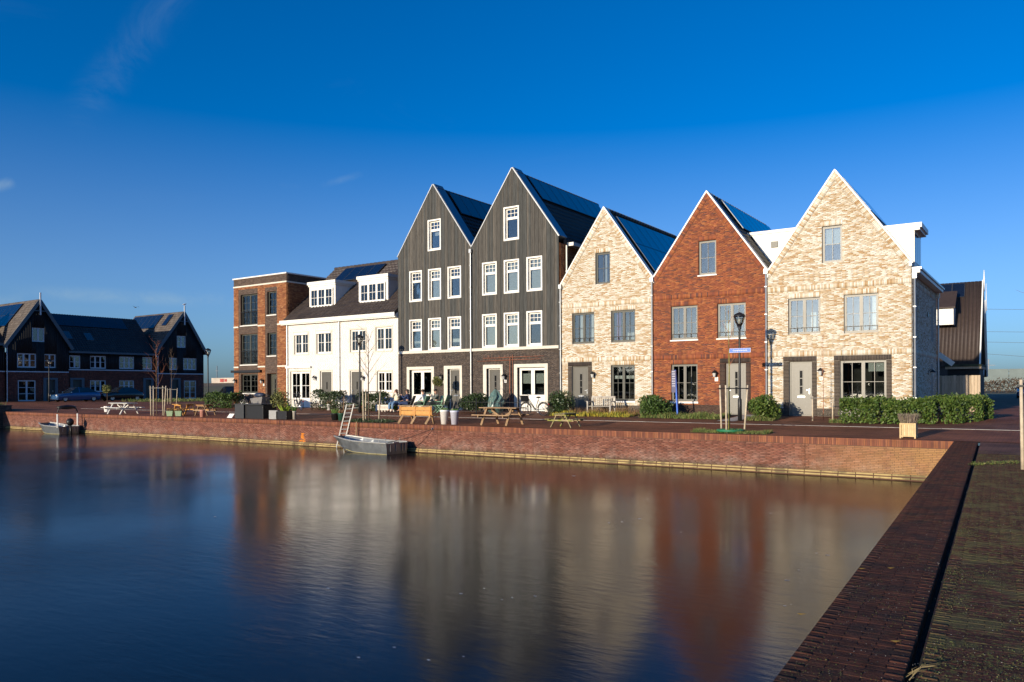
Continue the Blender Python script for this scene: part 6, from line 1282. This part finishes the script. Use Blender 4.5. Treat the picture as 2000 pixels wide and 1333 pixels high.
# low iron fences in front of the houses
def low_fence(label, x0, x1, y, h=.75):
    z = street_z(y); o = thing('iron_fence', label, 'fence', ((x0+x1)/2, y, z)); MB().box(x0, x1, y-.01, y+.01, z+h-.12, z+h-.10).box(x0, x1, y-.01, y+.01, z+.12, z+.14).build('rail', BLACKM, o)
    n = int((x1-x0)/.14)
    for i in range(n+1): x = x0+(x1-x0)*i/n; MB().tube([(x, y, z), (x, y, z+h)], .008, 4).build('bar', BLACKM, o)
    for x in (x0, x1): MB().tube([(x, y, z), (x, y, z+h+.12)], .025, 6).build('post', BLACKM, o)
low_fence('low black iron fence before the doors of the tall black house', -25.2, -21.9, 33.3); low_fence('low black iron fence before the white house', -42.9, -40.6, 33.9); low_fence('low black iron fence by the dark bush of the left black house', -27.6, -25.3, 33.4)
tag(slope_sheet('door_path', -11.5, -10.75, 31.9, YF-.05, KERB, .016), kind='structure')

# ================================================================== PEOPLE
SKIN = mat('skin', (.50, .28, .19), .55, .05, 8)
def skin_mesh(name, V, E, R, m, parent, root=0, sub=1):
    me = bpy.data.meshes.new(name); me.from_pydata(V, E, []); me.materials.append(m); o = link(bpy.data.objects.new(name, me), parent)
    bm = bmesh.new(); bm.from_mesh(me); ly = bm.verts.layers.skin.verify()
    for v, r in zip(bm.verts, R): v[ly].radius = (r, r) if not hasattr(r, '__len__') else r; v[ly].use_root = v.index == root
    bm.to_mesh(me); bm.free()
    o.modifiers.new('skin', 'SKIN').use_smooth_shade = True; s = o.modifiers.new('sub', 'SUBSURF'); s.levels = s.render_levels = sub; return o
def seated(label, loc, rz, top, legs, hair, arms, seat=.45, head=(0, .02), long_hair=False, cap=None, lean=-.04, legdir=.0):
    """joints: +y is forward; arms = ((elbow),(wrist)) for left and right"""
    o = local('person', label, 'person', loc, rz); s = seat; hx, hy = head
    V = [(0, 0, s+.10), (0, lean*.6, s+.27), (0, lean, s+.46), (0, lean+.01, s+.585), (hx*.4, lean+.03+hy*.4, s+.66), (hx, lean+.035+hy, s+.76), (hx, lean+.03+hy, s+.845)]; R = [.135, .125, (.155, .12), .052, .062, .086, .060]; E = [(i, i+1) for i in range(6)]
    def add(p, r, par): V.append(tuple(p)); R.append(r); E.append((par, len(V)-1)); return len(V)-1
    hands = []
    for sd, (el, wr) in zip((-1, 1), arms):
        sh = add((sd*.17, lean, s+.52), .062, 2); e = add(el, .046, sh); w = add(wr, .030, e); d = (Vector(wr)-Vector(el)).normalized(); pm = add(Vector(wr)+d*.06, .030, w); hands.append((pm, d, sd))
    lg = []
    for sd in (-1, 1):
        h = add((sd*.09, .05, s+.08), .095, 0); k = add((sd*.12+legdir*.1, .46, s+.07), .065, h); a = add((sd*.12+legdir*.2, .50, .10), .042, k); t = add((sd*.13+legdir*.2, .64, .05), .036, a); lg.append((h, k, a, t))
    for pm, d, sd in hands:                                        # five fingers rooted in each palm
        sdv = d.cross(Vector((0, 0, 1))).normalized() if abs(d.z) < .95 else Vector((1, 0, 0)); b = Vector(V[pm])
        for k, (off, L) in enumerate(((-.026, .05), (-.009, .06), (.009, .058), (.025, .046))): f = add(b+d*.025+sdv*off, .009, pm); add(b+d*(.025+L)+sdv*off*1.15-Vector((0, 0, .012)), .0075, f)
        f = add(b+sdv*(-.038*sd)+d*.0, .010, pm); add(b+sdv*(-.052*sd)+d*.03, .008, f)
    skin_mesh('body', V, E, R, SKIN, o)
    hd = Vector(V[5]); f = MB(); f.ball(hd+Vector((0, .088, -.005)), .013, .022, .020, 6, 4); n_ = f.build('nose', SKIN, o, True)
    for sd in (-1, 1): MB().ball(hd+Vector((sd*.032, .076, .022)), .011, .009, .008, 6, 4).build('eye', INK, o, True); MB().ball(hd+Vector((sd*.086, .0, .0)), .012, .022, .032, 6, 4).build('ear', SKIN, o, True)
    MB().ball(hd+Vector((0, .082, -.042)), .024, .008, .006, 6, 4).build('mouth', mat('lips', (.40, .14, .11), .5, 0), o, True)
    h = MB(); h.ball(hd+Vector((0, -.018, .035)), .100, .104, .088, 10, 7)
    if long_hair: h.ball(hd+Vector((0, -.055, -.06)), .092, .06, .14, 10, 7)
    h.build('hair', hair, o, True)
    if cap: MB().ball(hd+Vector((0, -.005, .065)), .108, .112, .06, 10, 6).box(hd.x-.07, hd.x+.07, hd.y+.06, hd.y+.18, hd.z+.045, hd.z+.06).build('cap', cap, o, True)
    VT = [V[0], V[1], V[2], (0, lean+.005, s+.55)]; RT = [.150, .150, (.18, .145), .07]; ET = [(0, 1), (1, 2), (2, 3)]
    for i, (el, wr) in zip((0, 1), arms):
        sd = (-1, 1)[i]; a = len(VT); w = Vector(el).lerp(Vector(wr), .9); VT += [(sd*.18, lean, s+.52), tuple(el), tuple(w)]; RT += [.082, .064, .048]; ET += [(2, a), (a, a+1), (a+1, a+2)]
    skin_mesh('top', VT, ET, RT, top, o)
    VL = [V[0]]; RL = [.155]; EL = []
    for (h_, k_, a_, t_) in lg: a = len(VL); VL += [V[h_], V[k_], (V[a_][0], V[a_][1]-.005, .15)]; RL += [.115, .084, .062]; EL += [(0, a), (a, a+1), (a+1, a+2)]
    skin_mesh('trousers', VL, EL, RL, legs, o)
    for (h_, k_, a_, t_) in lg: skin_mesh('shoe', [(V[a_][0], V[a_][1]-.03, .06), (V[t_][0], V[t_][1], .045)], [(0, 1)], [.052, .045], BLACKM, o)
    return o
def chair(label, loc, rz, m):
    o = local('garden_chair', label, 'chair', loc, rz); q = MB()
    MB().box(-.24, .24, -.22, .24, .40, .43).build('seat', m, o, bevel=.005); MB().prism([(-.23, -.22, .44), (.23, -.22, .44), (.23, -.42, .95), (-.23, -.42, .95)], (0, -.02, -.01)).build('backrest', m, o)
    for x in (-.23, .23):
        MB().bar((x, -.26, 0), (x, .20, .40), .025).build('leg', m, o); MB().bar((x, .24, 0), (x, -.22, .42), .025).build('leg', m, o); MB().bar((x*1.1, -.30, .63), (x*1.1, .20, .62), .03, .02).build('arm_rest', m, o)
    return o
GREENC = mat('mint_green_paint', (.20, .38, .24), .5, .04, 4); JEANS = mat('blue_denim', (.14, .24, .38), .85, .15, 12); NAVY = mat('navy_cloth', (.02, .035, .10), .85, .1, 12); DKCL = mat('dark_cloth', (.025, .03, .03), .85, .1, 12); CREAMC = mat('cream_knit', (.66, .60, .45), .9, .1, 14); WSHIRT = mat('white_shirt', (.74, .74, .76), .8, .06, 10)
CAMO = mat('grey_green_jacket', (.13, .14, .12), .9, .3, 14, stain=[((.26, .25, .22), 12, .52, .8)]); BRH = mat('brown_hair', (.07, .03, .015), .6, .2, 40); DKH = mat('dark_hair', (.025, .014, .010), .6, .2, 40)
Yp = 33.6
def at(px, dy=0): return base_at(px, Yp+dy)
up = ((-.22, .14, .85), (-.05, .13, 1.16)), ((.22, .14, .85), (.05, .13, 1.16)); lap = ((-.24, .10, .72), (-.08, .34, .62)), ((.24, .10, .72), (.08, .34, .62)); fore = ((-.23, .16, .80), (-.05, .36, .98)), ((.24, .12, .74), (.06, .36, .66))
seated('person in cream jumper and jeans shielding the eyes with both hands', at(774.5), PI, CREAMC, JEANS, BRH, up, long_hair=True)
seated('person in navy jacket turned away with raised arm', at(796.5, .1), PI*.62, NAVY, NAVY, DKH, fore, long_hair=True, lean=-.02)
seated('person in white shirt seen from the side on a green chair', at(825, 0), PI*.5+.1, WSHIRT, DKCL, DKH, lap, lean=-.08)
seated('person in mottled grey-green jacket and dark cap on the right', at(851, .15), PI*.85, CAMO, DKCL, DKH, fore, cap=BLACKM)
chair('dark garden chair under the person in the cream jumper', at(774.5, .03), PI, CHAR); chair('dark garden chair under the person in navy', at(796.5, .12), PI*.62, CHAR); chair('mint-green garden chair under the person in the white shirt', at(825, .0), PI*.5+.1, GREENC); chair('mint-green garden chair under the person in the cap', at(851, .17), PI*.85, GREENC)
chair('empty mint-green garden chair beside the open door', at(864, .1), PI*.55, GREENC)

# ================================================================== CARS
def car(label, loc, rz, col, L=4.4, W=1.78, H=1.52):
    o = local('parked_car', label, 'car', loc, rz, 'cars parked near the shaded terrace'); hl = L/2
    low = [(-hl, .42), (-hl+.08, .70), (-hl+.55, .84), (-hl+1.15, .93), (0, .97), (hl-.7, .98), (hl-.12, .93), (hl, .62), (hl-.03, .34)]
    def lo(x): return W/2*(1-.10*(abs(x)/hl)**4)
    V = []; sec = [(-hl, .30, .62, .86), (-hl+.12, .22, .76, .96), (-hl+.7, .20, .86, 1), (-hl+1.25, .20, .93, 1), (0, .20, .96, 1), (hl-.8, .20, .98, 1), (hl-.15, .22, .95, .97), (hl, .34, .72, .88)]
    for x, z0, z1, k in sec: w = W/2*k; V += [(x, -w*.92, z0), (x, -w, (z0+z1)/2), (x, -w*.95, z1), (x, w*.95, z1), (x, w, (z0+z1)/2), (x, w*.92, z0)]
    n = 6; Fc = [(i*n+j, (i+1)*n+j, (i+1)*n+(j+1) % n, i*n+(j+1) % n) for i in range(len(sec)-1) for j in range(n)]+[tuple(range(n)), tuple((len(sec)-1)*n+j for j in range(n))[::-1]]
    MB().add(V, Fc).build('body', col, o, True, .03)
    c = [(-hl+1.20, .92, .90), (-hl+1.95, H-.06, .74), (-.1, H, .75), (hl-1.25, H-.05, .73), (hl-.30, .96, .86)]; V = []
    for x, z, k in c: V += [(x, -W/2*k, z), (x, W/2*k, z)]
    V += [(-hl+1.3, -W/2*.92, .9), (-hl+1.3, W/2*.92, .9), (hl-.4, -W/2*.92, .9), (hl-.4, W/2*.92, .9)]
    MB().add(V, [(2, 3, 5, 4), (4, 5, 7, 6)]).build('roof', col, o, True)
    MB().add(V, [(0, 1, 3, 2)]).build('windscreen', CARG, o); MB().add(V, [(6, 7, 9, 8)]).build('rear_window', CARG, o)
    for s_ in (0, 1):
        MB().add([V[0+s_], V[2+s_], V[4+s_], (-.05, V[4+s_][1]*1.18, .95)], [(0, 1, 2, 3)]).build('side_window', CARG, o); MB().add([(.02, V[4+s_][1]*1.18, .95), (.02, V[4+s_][1], H), V[6+s_], V[8+s_]], [(0, 1, 2, 3)]).build('side_window', CARG, o)
        sg = -1 if s_ == 0 else 1; MB().bar((-.02, sg*W/2*.885, .95), (-.02, sg*W/2*.75, H), .07, .03).build('pillar', col, o); MB().box(-hl+1.35, -hl+1.50, sg*(W/2+.02)-.09, sg*(W/2+.02)+.09, .93, 1.05).build('mirror', col, o, bevel=.02)
        for x in (-hl+.82, hl-.80):
            w = MB().ring((x, sg*(W/2-.10), .32), (0, 1, 0), .235, .085, 20, 8).build('wheel', RUBBER, o, True); r = MB().lathe([(.02, -.07), (.2, -.075), (.2, -.06)], (0, 0, 0), 10)
            r.v = [(x+a, sg*(W/2-.10)+(-sg)*c_, .32+b) for a, b, c_ in r.v]; r.build('rim', STEEL, w)
        MB().box(-hl-.005, -hl+.22, sg*W*.36-.16, sg*W*.36+.16, .62, .75).build('headlight', LAMPG, o, bevel=.02); MB().box(hl-.16, hl+.012, sg*W*.38-.13, sg*W*.38+.13, .74, .90).build('tail_light', TAILR, o, bevel=.02)
    MB().box(hl+.0, hl+.015, -.26, .26, .55, .66).build('number_plate', mat('yellow_plate', (.60, .42, .02), .4, 0), o); return o
CARG = mat('car_glass', (.012, .014, .016), .06, 0, 1, spec=.7); TAILR = mat('tail_lens', (.45, .02, .015), .25, 0, 1)
CBLUE = mat('blue_car_paint', (.04, .11, .24), .25, .02, 2, coat=.8, metal=.3); CBLK = mat('black_car_paint', (.012, .013, .015), .2, .02, 2, coat=.8)
XC = -84.0
def cy(px): return on_x(px, 780, XC).y
car('blue estate car parked before the farthest left gabled house', (XC, (cy(106)+cy(188))/2, .27), PI/2, CBLUE, 4.5); car('black car parked before the low shaded terrace house', (XC, (cy(203)+cy(268))/2, .27), PI/2, CBLK, 4.4)
car('dark car seen from the front beside the right-hand shaded gable', (XC+4, 59.5, .27), PI/2+.4, CBLK, 4.3); car('black hatchback with red tail lights left of the hedge', (-64.3, 46.3, .27), PI-.35, CBLK, 4.1); car('dark blue car half hidden behind the hedge and lamp', (-66.0, 52.0, .27), PI+.2, CBLUE, 4.3)
c = car('blue car parked far down the side road at the right edge', (-1.6, 92, .28), PI/2, CBLUE, 4.3); c['group'] = 'car on the side road'

ICE = mat('ice_fleck', (.55, .55, .54), .5, .2, 20); g = random.Random(31); fl = MB()
for px, py in ((1545, 1181), (1533, 1184), (1595, 1081), (1617, 1085), (1560, 1114), (1536, 1134), (1505, 1003), (1250, 1014), (1215, 1020), (1190, 1022), (945, 1150), (1000, 1168), (1045, 1165), (900, 1160), (980, 1172), (1265, 975), (860, 932), (920, 945), (770, 1265), (838, 1290), (700, 1285), (905, 1283), (420, 1010), (640, 1150), (1120, 930), (1330, 1040)):
    p = on_z(px, py, WATER_Z); n = 9; L = g.uniform(.008, .022)*p.length/9; fl.add([(p.x+L*g.uniform(.5, 1.2)*math.cos(2*PI*k/n)*1.6, p.y+L*g.uniform(.4, 1)*math.sin(2*PI*k/n), WATER_Z+.003) for k in range(n)], [tuple(range(n))])
tag(fl.build('ice_flecks', ICE), 'small pale ice flecks frozen into the water surface', 'ice', kind='stuff')

# ================================================================== FAR AWAY
FARL = mat('bare_far_tree', (.075, .062, .048), .95, .3, .2, islands=[(.075, .062, .048), (.055, .05, .04), (.095, .075, .055)])
def treeline(name, label, pts, w, h, n, size, seed, m=None):
    g = np.random.default_rng(seed); P = []; ph = g.uniform(0, 6, 3)
    for a, b in zip(pts[:-1], pts[1:]):
        k = n//(len(pts)-1); t = g.uniform(0, 1, k); L = math.hypot(b[0]-a[0], b[1]-a[1]); s = t*L; top = h*(.62+.22*np.sin(s/9+ph[0])+.16*np.sin(s/4.1+ph[1])+.12*np.sin(s/2.2+ph[2])); z = top*g.uniform(0, 1, k)**.8
        P.append(np.stack([a[0]+(b[0]-a[0])*t+g.normal(0, w, k), a[1]+(b[1]-a[1])*t+g.normal(0, w, k), .2+z], 1))
    v, f = leaf_cloud(np.concatenate(P), size, seed, 0, .45); return tag(obj_np(name, v, f, m or FARL), label, 'trees', kind='stuff')
treeline('far_wood', 'dark bare wood along the horizon', [(-420, 330), (-250, 400), (-60, 420), (120, 400)], 3, 8, 12000, .7, 71)
treeline('far_wood', 'bare scrub at the end of the side road', [(-16, 170), (-4, 165), (14, 160), (40, 150)], 1.5, 3.6, 6000, .2, 72, mat('bare_scrub', (.085, .06, .042), .95, .3, .5))
treeline('far_wood', 'unseen trees behind the viewer, added to darken window reflections', [(-260, -120), (-120, -150), (0, -160), (120, -150)], 4, 15, 26000, 1.2, 73, LEAF_D)  # out of view; added so the lower windows mirror something dark
tag(MB().add([(-330, 112, .2), (-60, 112, .2), (-60, 150, on_y(436, 748.5, 150).z), (-330, 150, on_y(436, 748.5, 150).z), (-330, 210, .2), (-60, 210, .2)], [(0, 1, 2, 3), (3, 2, 5, 4)]).build('embankment', FIELD), kind='structure')
o = thing('far_wall', 'long pale concrete wall with dabs of graffiti beyond the field', 'wall', (-140, 150, .3)); a, b = on_y(413, 744, 150), on_y(470, 744, 150); z0, z1 = on_y(436, 748.5, 150).z, on_y(436, 738.5, 150).z
MB().box(a.x, b.x+20, 150, 150.4, 0, z1).build('wall', mat('far_concrete', (.46, .40, .33), .9, .15, .3), o); MB().box(a.x+4.6, a.x+6.4, 149.9, 150, z0+.3, z1-.3).box(a.x+6.8, a.x+8.0, 149.9, 150, z0+.4, z1-.4).build('graffiti', mat('graffiti_red', (.35, .07, .06), .9, .4, 3), o)
o = thing('noise_barrier', 'grey-green translucent noise barrier behind the scrub at right', 'barrier', (2, 230, .3)); a, b = on_y(1925, 740, 230), on_y(2010, 740, 230)
for i in range(12): MB().box(a.x-25+i*6, a.x-25+i*6+5.9, 230, 230.3, 0, on_y(1960, 721, 230).z).build('panel', mat('barrier_panel', (.14, .175, .17), .7, .1, .5), o)
# overhead wires to the far right
o = thing('power_line', 'thin overhead power wires crossing the sky at right', 'wires', (0, 300, 0)); W_ = mat('wire', (.12, .13, .15), .6, 0)
for y0, y1 in ((604, 596), (648, 640), (668, 662), (690, 694)):
    p, q = on_y(1905, y0, 300), on_y(2100, y1, 300); MB().tube([p, (p+q)/2-Vector((0, 0, .8)), q], .05, 4).build('wire', W_, o)
PYM = mat('pylon_steel', (.20, .21, .23), .6, 0)
for lb, px, pt in (('far lattice pylon at the right behind the noise barrier', 1931, 702), ('thin far mast left of the brown brick house', 424, 715)):
    p = on_y(px, 745, 320); z = on_y(px, pt, 320).z; o = thing('pylon', lb, 'pylon', (p.x, 320, .2)); MB().bar((p.x, 320, 0), (p.x, 320, z), .35).build('mast', PYM, o); MB().bar((p.x-2, 320, z*.8), (p.x+2, 320, z*.8), .2).build('cross_arm', PYM, o)
# bird in the sky, gull on the finial
FEATH = mat('dark_feather', (.03, .03, .035), .8, .1)
p = on_y(265, 601, 60); o = thing('bird', 'small dark bird flying above the shaded terrace', 'bird', tuple(p)); V, R = [(0, 0, 0), (.16, 0, .02), (.26, 0, .05), (-.22, 0, 0), (-.36, 0, .01)], [.06, .045, .03, .04, .02]
bd = local('bird_tmp', 'x x x x', 'bird'); bpy.data.objects.remove(bd); ORG[o.name] = Vector((0, 0, 0)); skin_mesh('body', V, [(0, 1), (1, 2), (0, 3), (3, 4)], R, FEATH, o)
for s_ in (-1, 1): MB().add([(.08, 0, .03), (-.12, 0, .03), (-.08, s_*.34, .16), (.02, s_*.36, .17), (-.10, s_*.62, .06)], [(0, 1, 2, 3), (3, 2, 4)]).build('wing', FEATH, o)
o = local('gull', 'white gull perched on the finial of the right-hand shaded gable', 'bird', (XL+.44, 58.2, 12.15)); skin_mesh('body', [(0, 0, .18), (0, .12, .22), (0, .20, .32), (0, -.16, .16), (0, -.30, .14)], [(0, 1), (1, 2), (0, 3), (3, 4)], [.10, .08, .06, .07, .03], POTW, o)
MB().tube([(.03, 0, 0), (.03, 0, .12)], .01, 4).tube([(-.03, 0, 0), (-.03, 0, .12)], .01, 4).build('leg', HONEY, o)
